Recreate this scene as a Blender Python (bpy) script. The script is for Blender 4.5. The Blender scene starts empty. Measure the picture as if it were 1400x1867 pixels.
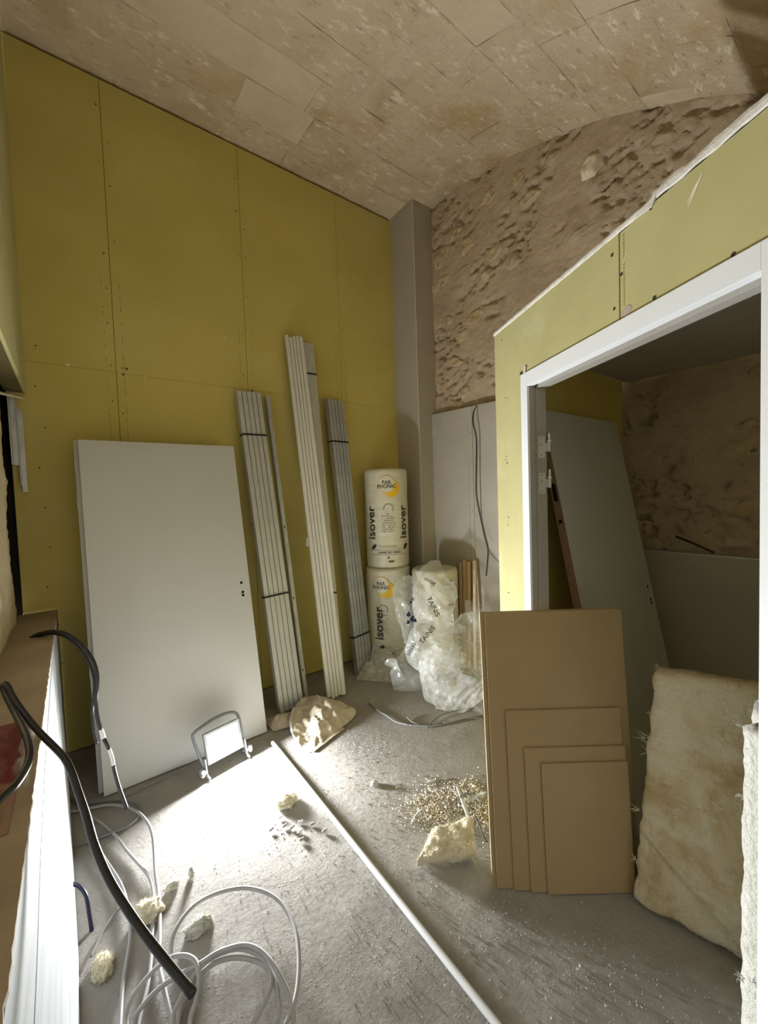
import bpy, bmesh, math, random
from mathutils import Vector, Matrix, noise
from math import sin, cos, pi, sqrt, radians
random.seed(7)
S = bpy.context.scene
COL = S.collection

# ------------------------------------------------------------------ camera
CAM = Vector((0, 0, 1.61))
FW = Vector((0.60883092, 0.79213449, -0.04298675))
RT = Vector((0.79151866, -0.61020061, -0.03396203))
UP = Vector((0.05313303, 0.01334768, 0.99849823))
FPX = 740.0
cam = bpy.data.objects.new('camera', bpy.data.cameras.new('camera'))
COL.objects.link(cam)
m = Matrix((RT, UP, -FW)).transposed().to_4x4()
m.translation = CAM
cam.matrix_world = m
cam.data.sensor_fit = 'HORIZONTAL'
cam.data.sensor_width = 36
cam.data.lens = 36 * FPX / 1400
cam.data.clip_start = 0.02
S.camera = cam

# ------------------------------------------------------------------ world, light, exposure
w = bpy.data.worlds.new('world'); S.world = w
w.use_nodes = True
w.node_tree.nodes['Background'].inputs[0].default_value = (1.0, 0.93, 0.84, 1)
w.node_tree.nodes['Background'].inputs[1].default_value = 1.1
S.view_settings.view_transform = 'Standard'
S.view_settings.look = 'None'
S.view_settings.gamma = 1
S.view_settings.use_curve_mapping = False
S.view_settings.exposure = 0.0
LAMP_POWER = 98
LAMP_COLOR = (0.96, 0.985, 1.0)

# measured points: where the sight line of a pixel of the 1400x1867 photo meets a real plane
def ray(px, py): return FW + RT * ((px - 700) / FPX) - UP * ((py - 933.5) / FPX)
def hit(px, py, n, d):
    n = Vector(n); v = ray(px, py); return CAM + v * ((d - n.dot(CAM)) / n.dot(v))
def onz(px, py, z=0.0): return hit(px, py, (0, 0, 1), z)
def ony(px, py, y): return hit(px, py, (0, 1, 0), y)
def onx(px, py, x): return hit(px, py, (1, 0, 0), x)
def dep(px, py, d): return CAM + ray(px, py) * d

# ------------------------------------------------------------------ materials
def new_mat(name):
    mt = bpy.data.materials.new(name); mt.use_nodes = True
    nt = mt.node_tree
    return mt, nt, nt.nodes['Principled BSDF']
def N(nt, typ, **kw):
    n = nt.nodes.new(typ)
    for k, v in kw.items():
        if k.startswith('i_'):
            key = k[2:].replace('_', ' ')
            n.inputs[key].default_value = v
        else: setattr(n, k, v)
    return n
def L(nt, a, b): nt.links.new(a, b)
def ramp(nt, fac, stops):
    r = nt.nodes.new('ShaderNodeValToRGB')
    el = r.color_ramp.elements
    while len(el) < len(stops): el.new(0.5)
    for e, (p, c) in zip(el, stops):
        e.position = p; e.color = (*c, 1) if len(c) == 3 else c
    L(nt, fac, r.inputs[0]); return r
def g3(v): return (v, v, v)
def surf(name, cols, scale=4.0, detail=6, rough=0.8, bump=0.15, bscale=40, bdist=0.01, metallic=0.0,
         coord='Object', stretch=(1, 1, 1), spec=0.3, distort=0.0, extra=None, alpha=1.0):
    """noise coloured surface; cols = [(pos, colour), ...]"""
    mt, nt, p = new_mat(name)
    tc = N(nt, 'ShaderNodeTexCoord'); mp = N(nt, 'ShaderNodeMapping')
    mp.inputs['Scale'].default_value = stretch
    L(nt, tc.outputs[coord], mp.inputs[0])
    n1 = N(nt, 'ShaderNodeTexNoise', i_Scale=scale, i_Detail=detail, i_Roughness=0.6, i_Distortion=distort)
    L(nt, mp.outputs[0], n1.inputs['Vector'])
    r = ramp(nt, n1.outputs['Fac'], cols)
    out = r.outputs['Color']
    if extra: out = extra(nt, mp.outputs[0], out)
    L(nt, out, p.inputs['Base Color'])
    p.inputs['Roughness'].default_value = rough
    p.inputs['Metallic'].default_value = metallic
    p.inputs['Specular IOR Level'].default_value = spec
    p.inputs['Alpha'].default_value = alpha
    if bump:
        n2 = N(nt, 'ShaderNodeTexNoise', i_Scale=bscale, i_Detail=8, i_Roughness=0.65)
        L(nt, mp.outputs[0], n2.inputs['Vector'])
        b = N(nt, 'ShaderNodeBump', i_Strength=bump, i_Distance=bdist)
        L(nt, n2.outputs['Fac'], b.inputs['Height']); L(nt, b.outputs[0], p.inputs['Normal'])
    return mt
def mixc(nt, fac, a, b, mode='MIX'):
    mx = N(nt, 'ShaderNodeMix', data_type='RGBA', blend_type=mode)
    if isinstance(fac, float): mx.inputs[0].default_value = fac
    else: L(nt, fac, mx.inputs[0])
    for sock, v in ((mx.inputs[6], a), (mx.inputs[7], b)):
        if isinstance(v, tuple): sock.default_value = (*v, 1)
        else: L(nt, v, sock)
    return mx.outputs[2]
def spots(color, scale, lo, hi, seedoff=0.0, stretch=(1, 1, 1), detail=5, rough=0.6, amount=1.0):
    def f(nt, vec, col):
        mp = N(nt, 'ShaderNodeMapping'); mp.inputs['Location'].default_value = (seedoff, seedoff * .7, seedoff * 1.3)
        mp.inputs['Scale'].default_value = stretch
        L(nt, vec, mp.inputs[0])
        n = N(nt, 'ShaderNodeTexNoise', i_Scale=scale, i_Detail=detail, i_Roughness=rough)
        L(nt, mp.outputs[0], n.inputs['Vector'])
        r = ramp(nt, n.outputs['Fac'], [(lo, g3(0)), (hi, g3(amount))])
        return mixc(nt, r.outputs['Color'], col, color)
    return f
def chain(*fs):
    def f(nt, vec, col):
        for g in fs: col = g(nt, vec, col)
        return col
    return f

M = {}
M['green_board'] = surf('green_plasterboard', [(.3, (.52, .435, .125)), (.7, (.60, .505, .16))], scale=2.2, rough=.75,
    bump=.06, bscale=220, bdist=.002, extra=chain(spots((.60, .55, .36), 1.6, .56, .86, 3.1, amount=.4),
    spots((.72, .68, .48), 14, .72, .80, 9.0, (1, 1, 3), amount=.35)))
M['green_board_pale'] = surf('pale_green_plasterboard', [(.3, (.44, .405, .190)), (.7, (.51, .475, .235))], scale=3, rough=.75,  # paler, less saturated tone of the green board
    bump=.06, bscale=220, bdist=.002, extra=chain(spots((.70, .68, .46), 2.4, .55, .80, 1.1, amount=.5),
    spots((.80, .78, .62), 9, .70, .80, 5.5, (1, 1, 4), amount=.5)))
M['grey_board'] = surf('grey_plasterboard', [(.3, (.40, .365, .31)), (.7, (.46, .42, .36))], scale=3, rough=.8, bump=.05, bscale=200, bdist=.002,
    extra=spots((.55, .52, .46), 3, .6, .8, 2.0, amount=.4))
M['gypsum'] = surf('gypsum_edge', [(.3, (.62, .59, .54)), (.7, (.80, .77, .73))], scale=30, rough=.9, bump=.6, bscale=90, bdist=.006,
    extra=spots((.50, .40, .36), 22, .62, .72, 4.0, (1, 1, 1), amount=.7))
M['joint'] = surf('dark_joint', [(.3, (.10, .08, .03)), (.7, (.16, .13, .05))], rough=.95, bump=0)
M['screw'] = surf('screw_dark', [(.3, (.03, .028, .02)), (.7, (.06, .05, .04))], rough=.6, bump=0)
M['print'] = surf('faint_print', [(.3, (.33, .27, .08)), (.7, (.38, .31, .10))], rough=.8, bump=0)
M['white_print'] = surf('pale_mark', [(.3, (.70, .66, .48)), (.7, (.8, .77, .6))], rough=.8, bump=0)
M['vault'] = surf('vault_limestone', [(.22, (.46, .36, .22)), (.45, (.63, .51, .345)), (.62, (.70, .58, .41)), (.8, (.77, .66, .48))], scale=1.7, detail=10, rough=.92,
    bump=.9, bscale=18, bdist=.016, distort=.5, extra=chain(
    spots((.50, .34, .14), 1.3, .55, .70, 12.0, amount=.8),
    spots((.95, .87, .70), 15, .55, .64, 2.0, (.6, 1.3, 1), detail=9, rough=.72, amount=.7),
    spots((.36, .27, .17), 19, .57, .67, 7.0, (.5, 1.3, 1), detail=8, rough=.7, amount=.75), spots((.42, .31, .19), 40, .62, .72, 9.0, (.6, 1.2, 1), amount=.6),
    spots((.70, .55, .44), 2.6, .55, .7, 21.0, amount=.5)))
M['vault_pale'] = surf('vault_limestone_pale', [(.25, (.60, .49, .335)), (.75, (.75, .64, .465))], scale=3, detail=10, rough=.92,
    bump=.5, bscale=26, bdist=.012, extra=chain(spots((.48, .36, .18), 2.1, .6, .75, 5.0, amount=.6), spots((.76, .70, .55), 17, .62, .70, 2.0, amount=.5),
    spots((.30, .235, .16), 34, .66, .76, 7.0, amount=.7)))
M['mortar'] = surf('lime_mortar', [(.25, (.40, .305, .20)), (.5, (.52, .41, .285)), (.75, (.60, .485, .345))], scale=2.4, detail=10, rough=.95,
    bump=.9, bscale=24, bdist=.014, extra=chain(spots((.30, .21, .12), 3.2, .58, .72, 3.0, amount=.6), spots((.24, .165, .095), 9, .58, .70, 8.0, (1, 1.2, 2.2), detail=9, rough=.72, amount=.8), spots((.68, .55, .38), 14, .62, .72, 18.0, (1, 1.2, 2.0), detail=9, rough=.72, amount=.6)))
M['rubble'] = surf('rubble_stone', [(.25, (.44, .32, .17)), (.5, (.60, .47, .29)), (.75, (.72, .60, .42))], scale=8, detail=10, rough=.95,
    bump=.9, bscale=45, bdist=.015, extra=spots((.17, .12, .07), 20, .58, .68, 1.0, amount=.8))
M['rubble_pale'] = surf('rubble_stone_pale', [(.25, (.74, .65, .46)), (.75, (.85, .77, .58))], scale=10, detail=8, rough=.95,
    bump=.5, bscale=45, bdist=.01, extra=spots((.35, .28, .16), 20, .64, .72, 1.0, amount=.6))
M['stone_left'] = surf('cut_limestone', [(.25, (.66, .57, .39)), (.75, (.86, .78, .58))], scale=5, detail=10, rough=.95,
    bump=.8, bscale=40, bdist=.012, extra=spots((.28, .22, .14), 26, .66, .73, 1.0, amount=.8))
def floor_mat():
    mt = surf('dusty_screed', [(.25, (.245, .225, .20)), (.5, (.32, .30, .27)), (.8, (.38, .36, .325))], scale=1.6, detail=12, rough=.9, bump=0, spec=.2,
        extra=chain(spots((.50, .49, .46), 5, .55, .75, 3.0, detail=10, amount=.5), spots((.24, .21, .18), 3.1, .62, .8, 8.0, detail=8, amount=.45),
                    spots((.26, .24, .21), 70, .68, .76, 5.0, amount=.6), spots((.66, .64, .60), 50, .66, .74, 15.0, amount=.5)))
    nt = mt.node_tree; p = nt.nodes['Principled BSDF']; tc = N(nt, 'ShaderNodeTexCoord')
    a = N(nt, 'ShaderNodeTexNoise', i_Scale=28, i_Detail=12, i_Roughness=.72); L(nt, tc.outputs['Object'], a.inputs['Vector'])
    v = N(nt, 'ShaderNodeTexVoronoi', i_Scale=60); L(nt, tc.outputs['Object'], v.inputs['Vector'])
    n3 = N(nt, 'ShaderNodeTexNoise', i_Scale=4, i_Detail=4); L(nt, tc.outputs['Object'], n3.inputs['Vector'])
    r = ramp(nt, v.outputs['Distance'], [(.05, g3(1)), (.28, g3(0))])
    r2 = ramp(nt, n3.outputs['Fac'], [(.48, g3(0)), (.62, g3(1))])
    mu = mixc(nt, 1.0, r.outputs[0], r2.outputs[0], 'MULTIPLY')
    ad = N(nt, 'ShaderNodeMath', operation='MULTIPLY_ADD'); L(nt, mu, ad.inputs[0]); ad.inputs[1].default_value = .35; L(nt, a.outputs['Fac'], ad.inputs[2])
    b = N(nt, 'ShaderNodeBump', i_Strength=.6, i_Distance=.008)
    L(nt, ad.outputs[0], b.inputs['Height']); L(nt, b.outputs[0], p.inputs['Normal'])
    return mt
M['floor'] = floor_mat()
M['door_white'] = surf('primed_white_door', [(.3, (.51, .515, .50)), (.7, (.54, .545, .53))], scale=2, rough=.55, bump=.03, bscale=300, bdist=.001)
M['frame_white'] = surf('white_lacquered_frame', [(.3, (.76, .78, .80)), (.7, (.80, .82, .84))], scale=3, rough=.4, bump=.02, bscale=100, bdist=.002)
M['steel_grey'] = surf('primed_grey_steel', [(.3, (.30, .28, .25)), (.7, (.35, .33, .295))], scale=5, rough=.5, bump=.02)
M['chip'] = surf('chipboard_edge', [(.3, (.22, .14, .075)), (.7, (.34, .23, .13))], scale=60, rough=.85, bump=.4, bscale=150, bdist=.002)
M['black'] = surf('black_hole', [(.3, (.006, .006, .006)), (.7, (.01, .01, .01))], rough=.7, bump=0)
M['galva'] = surf('galvanised_steel', [(.3, (.42, .44, .46)), (.7, (.62, .65, .68))], scale=40, detail=3, rough=.42, metallic=.75, bump=.04, bscale=60, bdist=.001, stretch=(1, 1, .3))
M['galva_dull'] = surf('dull_galvanised_steel', [(.3, (.46, .47, .45)), (.7, (.58, .59, .57))], scale=30, detail=3, rough=.5, metallic=.35, bump=.03, bscale=60, bdist=.001, stretch=(1, 1, .3))
M['white_metal'] = surf('white_painted_profile', [(.3, (.62, .61, .55)), (.7, (.70, .69, .63))], scale=10, rough=.5, bump=.02)
M['strap'] = surf('black_strap', [(.3, (.012, .012, .012)), (.7, (.02, .02, .02))], rough=.5, bump=0)
M['mdf'] = surf('brown_fibreboard', [(.3, (.325, .236, .118)), (.7, (.365, .266, .136))], scale=6, rough=.72, bump=.05, bscale=300, bdist=.001)
M['mdf_edge'] = surf('fibreboard_edge', [(.3, (.50, .38, .25)), (.7, (.60, .46, .31))], scale=30, rough=.9, bump=.1, bscale=200, bdist=.001)
M['wool'] = surf('yellow_glass_wool', [(.34, (.64, .49, .26)), (.47, (.80, .67, .43)), (.62, (.90, .82, .62))], scale=5, detail=10, rough=1.0, spec=.05,
    bump=1.0, bscale=55, bdist=.02, distort=.8, extra=chain(spots((.50, .34, .14), 9, .55, .68, 6.0, (1, 1.6, 1.0), detail=9, rough=.7, amount=.55), spots((.95, .92, .76), 24, .56, .68, 2.0, (1, .5, 1.2), detail=8, rough=.7, amount=.65)))
M['wool_pale'] = surf('pale_yellow_wool', [(.25, (.66, .59, .41)), (.75, (.82, .77, .62))], scale=20, detail=8, rough=1.0, spec=.05, bump=.8, bscale=80, bdist=.01)
M['wool_white'] = surf('white_glass_wool', [(.25, (.70, .68, .58)), (.75, (.86, .85, .78))], scale=9, detail=10, rough=1.0, spec=.05,
    bump=1.0, bscale=50, bdist=.02, distort=.5, extra=spots((.55, .50, .38), 30, .64, .72, 6.0, (1, 1, 1.5), amount=.6))
M['wrap'] = surf('cream_film_wrap', [(.3, (.58, .55, .42)), (.7, (.66, .63, .50))], scale=5, rough=.32, spec=.5, bump=.5, bscale=7, bdist=.01, stretch=(1, 1, 6))
M['ink'] = surf('black_ink', [(.3, (.02, .02, .018)), (.7, (.03, .03, .025))], rough=.5, bump=0)
M['ink_grey'] = surf('grey_ink', [(.3, (.22, .21, .17)), (.7, (.28, .27, .22))], rough=.5, bump=0)
M['yellow_ink'] = surf('yellow_ink', [(.3, (.72, .44, .02)), (.7, (.80, .50, .03))], rough=.4, bump=0)
M['batten'] = surf('raw_pine', [(.3, (.50, .34, .20)), (.5, (.66, .48, .30)), (.75, (.78, .61, .42))], scale=9, rough=.8, bump=.2, bscale=40, bdist=.002, stretch=(6, 6, .6))
M['sack'] = surf('beige_paper_sack', [(.3, (.50, .43, .33)), (.7, (.62, .55, .44))], scale=4, rough=.9, bump=.5, bscale=14, bdist=.012,
    extra=spots((.50, .35, .20), 3, .56, .7, 3.0, amount=.6))
M['white_cable'] = surf('grey_sheath', [(.3, (.36, .355, .35)), (.7, (.43, .425, .42))], scale=20, rough=.5, bump=0)
M['dim_cable'] = surf('dark_or_shaded_sheath', [(.3, (.16, .165, .16)), (.7, (.21, .215, .21))], scale=20, rough=.6, bump=0)  # dark sheaths, and the grey loop whose shade is put into the colour
M['black_cable'] = surf('black_sheath', [(.3, (.012, .011, .012)), (.7, (.022, .020, .022))], scale=20, rough=.33, bump=.05, bscale=60, bdist=.001, spec=.5)
M['blue_cable'] = surf('dark_blue_sheath', [(.3, (.010, .011, .03)), (.7, (.018, .018, .045))], scale=20, rough=.4, bump=0)
M['tape'] = surf('white_tape', [(.3, (.65, .65, .64)), (.7, (.78, .78, .77))], scale=20, rough=.5, bump=0)
M['pvc'] = surf('white_pvc', [(.3, (.66, .67, .68)), (.7, (.72, .73, .74))], scale=6, rough=.38, bump=0)
M['plaster_white'] = surf('smeared_white_plaster', [(.3, (.27, .285, .295)), (.5, (.36, .38, .39)), (.75, (.42, .44, .45))], scale=3, detail=8, rough=.75, bump=.3, bscale=10, bdist=.006,
    stretch=(1, .5, 5), extra=spots((.17, .18, .19), 5, .57, .70, 3.0, (1, .35, 6), amount=.8))
M['ledge_top'] = surf('shade_tinted_board', [(.3, (.33, .26, .185)), (.7, (.42, .34, .25))], scale=5, rough=.85, bump=.1, bscale=60, bdist=.003)  # greige board; the brownish tone of its shadow is put into the colour
M['red_sack'] = surf('red_and_beige_sack', [(.40, (.34, .23, .15)), (.47, (.30, .17, .11)), (.53, (.17, .022, .022)), (.8, (.10, .012, .018))], scale=4, rough=.4, bump=.5, bscale=12, bdist=.01, stretch=(1, .7, 1))
M['lamp_body'] = surf('grey_cast_housing', [(.3, (.34, .36, .38)), (.7, (.44, .46, .48))], scale=20, rough=.45, metallic=.3, bump=.03)
M['lamp_tube'] = surf('grey_tube', [(.3, (.20, .215, .235)), (.7, (.25, .265, .285))], scale=20, rough=.35, metallic=.2, bump=0)
M['cavity_shade'] = surf('painted_cavity_shade', [(.3, (.012, .009, .008)), (.7, (.02, .016, .013))], rough=1.0, bump=0)  # near-black colour stands in for the shade inside the recess
def film(name, alpha, col=(.80, .82, .80), rough=.16):
    mt, nt, p = new_mat(name)
    tc = N(nt, 'ShaderNodeTexCoord')
    n = N(nt, 'ShaderNodeTexNoise', i_Scale=11, i_Detail=5, i_Roughness=.6, i_Distortion=1.2); L(nt, tc.outputs['Object'], n.inputs['Vector'])
    r = ramp(nt, n.outputs['Fac'], [(.3, g3(alpha * .55)), (.55, g3(alpha)), (.72, g3(min(1, alpha * 1.8)))])
    L(nt, r.outputs[0], p.inputs['Alpha'])
    p.inputs['Base Color'].default_value = (*col, 1); p.inputs['Roughness'].default_value = rough
    p.inputs['Specular IOR Level'].default_value = .9
    p.inputs['Transmission Weight'].default_value = 0
    n2 = N(nt, 'ShaderNodeTexVoronoi', i_Scale=13, feature='DISTANCE_TO_EDGE'); L(nt, tc.outputs['Object'], n2.inputs['Vector'])
    b = N(nt, 'ShaderNodeBump', i_Strength=.6, i_Distance=.01); L(nt, n2.outputs['Distance'], b.inputs['Height']); L(nt, b.outputs[0], p.inputs['Normal'])
    return mt
M['film'] = film('clear_film', .26)
M['film_white'] = film('milky_film', .45, (.80, .80, .74), .3)
def emit():
    mt, nt, p = new_mat('led_panel_glow')
    p.inputs['Base Color'].default_value = (1, 1, 1, 1)
    p.inputs['Emission Color'].default_value = (.93, .98, 1, 1)
    p.inputs['Emission Strength'].default_value = 14
    return mt
M['led'] = emit()

# ------------------------------------------------------------------ mesh helpers
def link(name, bm, mats, parent=None, smooth=False, bevel=0.0):
    me = bpy.data.meshes.new(name)
    bm.normal_update()
    bm.to_mesh(me); bm.free()
    if not isinstance(mats, (list, tuple)): mats = [mats]
    for mm in mats: me.materials.append(M[mm] if isinstance(mm, str) else mm)
    if smooth:
        for p in me.polygons: p.use_smooth = True
    o = bpy.data.objects.new(name, me); COL.objects.link(o)
    if parent: o.parent = parent
    if bevel:
        b = o.modifiers.new('bevel', 'BEVEL'); b.width = bevel; b.segments = 2; b.limit_method = 'ANGLE'; b.angle_limit = radians(40)
    return o
def thing(name, label, cat, group=None):
    o = bpy.data.objects.new(name, None); COL.objects.link(o); o.empty_display_size = .05
    tag(o, label, cat, group); return o
def tag(o, label=None, cat=None, group=None, kind=None):
    if label: o['label'] = label
    if cat: o['category'] = cat
    if group: o['group'] = group
    if kind: o['kind'] = kind
    return o
def struct(o, label, cat):
    return tag(o, label, cat, None, 'structure')
def based(root, loc):
    """put an empty at loc keeping its world-space children in place"""
    root.location = loc
    for c in root.children: c.location = c.location - Vector(loc)
def box_bm(bm, lo, hi):
    vs = [bm.verts.new((x, y, z)) for x in (lo[0], hi[0]) for y in (lo[1], hi[1]) for z in (lo[2], hi[2])]
    for f in ((0, 1, 3, 2), (4, 6, 7, 5), (0, 4, 5, 1), (2, 3, 7, 6), (0, 2, 6, 4), (1, 5, 7, 3)): bm.faces.new([vs[i] for i in f])
    return vs
def box(name, lo, hi, mat, parent=None, bevel=0.0):
    bm = bmesh.new(); box_bm(bm, lo, hi); bmesh.ops.recalc_face_normals(bm, faces=bm.faces)
    return link(name, bm, mat, parent, bevel=bevel)
def obox_bm(bm, o, a, b, c, mi=0):
    """box from corner o with edge vectors a,b,c"""
    o, a, b, c = map(Vector, (o, a, b, c))
    vs = [bm.verts.new(o + a * i + b * j + c * k) for i in (0, 1) for j in (0, 1) for k in (0, 1)]
    fs = [bm.faces.new([vs[i] for i in f]) for f in ((0, 1, 3, 2), (4, 6, 7, 5), (0, 4, 5, 1), (2, 3, 7, 6), (0, 2, 6, 4), (1, 5, 7, 3))]
    for f in fs: f.material_index = mi
    return fs
def obox(name, o, a, b, c, mat, parent=None, bevel=0.0):
    bm = bmesh.new(); obox_bm(bm, o, a, b, c); bmesh.ops.recalc_face_normals(bm, faces=bm.faces)
    return link(name, bm, mat, parent, bevel=bevel)
def catmull(pts, n=8, closed=False):
    P = [Vector(p) for p in pts]; out = []
    Q = [P[0] * 2 - P[1]] + P + [P[-1] * 2 - P[-2]]
    for i in range(1, len(Q) - 2):
        for k in range(n):
            t = k / n; a, b, c, d = Q[i - 1], Q[i], Q[i + 1], Q[i + 2]
            out.append(.5 * ((2 * b) + (c - a) * t + (2 * a - 5 * b + 4 * c - d) * t * t + (3 * b - a - 3 * c + d) * t ** 3))
    out.append(P[-1]); return out
def tube_bm(bm, pts, r, seg=8, caps=True):
    rings = []; up = Vector((0, 0, 1)); T0 = (pts[1] - pts[0]).normalized()
    if abs(T0.dot(up)) > .95: up = Vector((1, 0, 0))
    nrm = (up - T0 * up.dot(T0)).normalized()
    for i, p in enumerate(pts):
        a = pts[max(0, i - 1)]; b = pts[min(len(pts) - 1, i + 1)]
        T = (b - a).normalized() if (b - a).length > 1e-7 else T0
        nrm = (nrm - T * nrm.dot(T)).normalized(); bn = T.cross(nrm)
        rr = r(i / (len(pts) - 1)) if callable(r) else r
        rings.append([bm.verts.new(p + (nrm * cos(2 * pi * k / seg) + bn * sin(2 * pi * k / seg)) * rr) for k in range(seg)])
    for A, B in zip(rings, rings[1:]):
        for k in range(seg): bm.faces.new((A[k], A[(k + 1) % seg], B[(k + 1) % seg], B[k]))
    if caps: bm.faces.new(rings[0][::-1]); bm.faces.new(rings[-1])
def tube(name, pts, r, mat, parent=None, n=8, seg=8, smoothpts=True):
    bm = bmesh.new(); tube_bm(bm, catmull(pts, n) if smoothpts else [Vector(p) for p in pts], r, seg)
    bmesh.ops.recalc_face_normals(bm, faces=bm.faces)
    return link(name, bm, mat, parent, smooth=True)
def cyl_bm(bm, a, b, r, seg=16): tube_bm(bm, [Vector(a), Vector(b)], r, seg)
def cyl(name, a, b, r, mat, parent=None, seg=16):
    bm = bmesh.new(); cyl_bm(bm, a, b, r, seg); bmesh.ops.recalc_face_normals(bm, faces=bm.faces)
    return link(name, bm, mat, parent)
def fbm(v, oct=4): return noise.fractal(v, 1.0, 2.0, oct)
def grid_surface(bm, nu, nv, f, mi=0):
    vs = [[bm.verts.new(f(i / nu, j / nv)) for j in range(nv + 1)] for i in range(nu + 1)]
    for i in range(nu):
        for j in range(nv):
            fc = bm.faces.new((vs[i][j], vs[i + 1][j], vs[i + 1][j + 1], vs[i][j + 1])); fc.material_index = mi
    return vs
def drop(*objs):
    for o in objs: bpy.data.objects.remove(o)
def bake(o):
    dg = bpy.context.evaluated_depsgraph_get(); me = bpy.data.meshes.new_from_object(o.evaluated_get(dg))
    o.modifiers.clear(); o.data = me

# ------------------------------------------------------------------ vault geometry
R0, YC, ZC = 4.35, 3.0, 0.10
def vault_z(y): return ZC + sqrt(max(0.01, R0 * R0 - (y - YC) ** 2))
def vp(x, th, off=0.0):   # th measured from crown towards -y ; off = inwards
    return Vector((x, YC - (R0 - off) * sin(th), ZC + (R0 - off) * cos(th)))

# ================================================================== SETTING
# floor: grid with shallow unevenness
bm = bmesh.new()
grid_surface(bm, 90, 120, lambda u, v: Vector((-.6 + 4.0 * u, -1.4 + 5.0 * v, -0.004 + .003 * fbm(Vector((u * 22, v * 28, 0)), 3))))
for v_ in list(bm.verts): pass
bottom = box_bm(bm, (-.6, -1.4, -.12), (3.4, 3.6, -.02))
struct(link('floor', bm, 'floor', smooth=True), 'dusty grey screed floor strewn with plaster crumbs', 'floor')

# vaulted ceiling with dressed blocks
bm = bmesh.new()
XA, XB = -.45, 3.2
grid_surface(bm, 40, 90, lambda u, v: vp(XA + (XB - XA) * u, -.085 + 1.20 * v, -.002 + .004 * fbm(Vector((u * 12, v * 18, 1)), 4)))
grid_surface(bm, 2, 12, lambda u, v: vp(XA + (XB - XA) * u, -.085 + 1.20 * v, -.15))
ceil = struct(link('ceiling', bm, 'vault', smooth=True), 'scraped limestone barrel vault over the whole room', 'ceiling')
course = 0.298 / R0
th = -.082; row = 0
while th < 1.10:
    x = XA + random.uniform(0, .3) + (.28 if row % 2 else 0) - .3
    while x < 3.1:
        wl = random.uniform(.42, .74)
        x0, x1 = max(x, XA), min(x + wl, 3.03); 
        if x1 - x0 > .12:
            t0, t1 = th, th + course
            off = .0010 + random.uniform(0, .0016); sd = random.uniform(0, 99)
            bm = bmesh.new(); nu, nv = 9, 5; gx, gt = .0008, .0008 / R0
            jit = [random.uniform(-.008, .008) for _ in range(4)]
            def f(u, v):
                e = min(u, 1 - u, v, 1 - v)
                xx = x0 + gx + (x1 - x0 - 2 * gx) * u + (jit[0] * (1 - v) + jit[1] * v) * .6
                tt = t0 + gt + (t1 - t0 - 2 * gt) * v
                k = 1.0 if e > 1e-6 else -.5
                return vp(xx, tt, off * k + .004 * fbm(Vector((xx * 9, tt * 40, sd)), 4) + .002)
            grid_surface(bm, nu, nv, f)
            mt = 'vault_pale' if random.random() < .13 else 'vault'
            link('stone_block', bm, mt, ceil, smooth=True)
        x += wl
    th += course; row += 1

# left plasterboard wall (y = 3.31)
YW = 3.31
wl_ = struct(box('wall_left', (-.27, YW + .018, -.02), (2.76, YW + .10, 4.52), 'joint'), 'tall wall of olive green moisture-resistant plasterboards with screwed joints', 'wall')
seams = [-.27, .29, 1.19, 2.09, 2.755]
for i in range(4):
    for (z0, z1) in ((0.01, 2.4993), (2.5007, 4.4135)):
        g = .0013
        bm = bmesh.new(); box_bm(bm, (seams[i] + g, YW, z0), (seams[i + 1] - g, YW + .018, z1)); bmesh.ops.recalc_face_normals(bm, faces=bm.faces)
        link('plasterboard', bm, 'green_board', wl_, bevel=.0008)
bm = bmesh.new(); bp = bmesh.new()
def disc_y(b, x, z, r, y, seg=7):
    b.faces.new([b.verts.new((x + r * cos(2 * pi * k / seg), y, z + r * sin(2 * pi * k / seg))) for k in range(seg)])
for sx in seams[1:4]:
    for side in (-.028, .03):
        z = .25 + random.uniform(0, .1)
        while z < 4.35:
            if random.random() < .8: disc_y(bm, sx + side + random.uniform(-.006, .006), z, random.uniform(.0035, .006), YW - .0008)
            z += random.uniform(.22, .36)
    for side in (-.055, .045):
        z = 1.9
        while z < 3.1:
            h = random.uniform(.008, .05)
            if random.random() < .75:
                xx = sx + side; v = [bp.verts.new(q) for q in ((xx, YW - .0008, z), (xx + .005, YW - .0008, z), (xx + .005, YW - .0008, z + h), (xx, YW - .0008, z + h))]; bp.faces.new(v)
            z += h + random.uniform(.006, .03)
for k in range(9): disc_y(bm, -.13 + random.uniform(-.02, .03), .6 + k * .25, .005, YW - .0008)
for x in (.33, .352, 1.22, 1.228): disc_y(bm, x, 2.44 + random.uniform(-.03, .1), .008, YW - .0008)
tag(link('screw_heads', bm, 'screw', wl_), kind='stuff')
tag(link('printed_marks', bp, 'print', wl_), kind='stuff')
bm = bmesh.new()
for (px, py, rr) in ((124, 665, .011), (263, 686, .007), (655, 610, .006), (410, 615, .006)):
    q = ony(px, py, YW); 
    bm.faces.new([bm.verts.new((q.x + rr * random.uniform(.5, 1.3) * cos(2 * pi * k / 9), YW - .001, q.z + rr * random.uniform(.5, 1.2) * sin(2 * pi * k / 9))) for k in range(9)])
tag(link('filler_smears', bm, 'white_print', wl_), kind='stuff')

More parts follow.
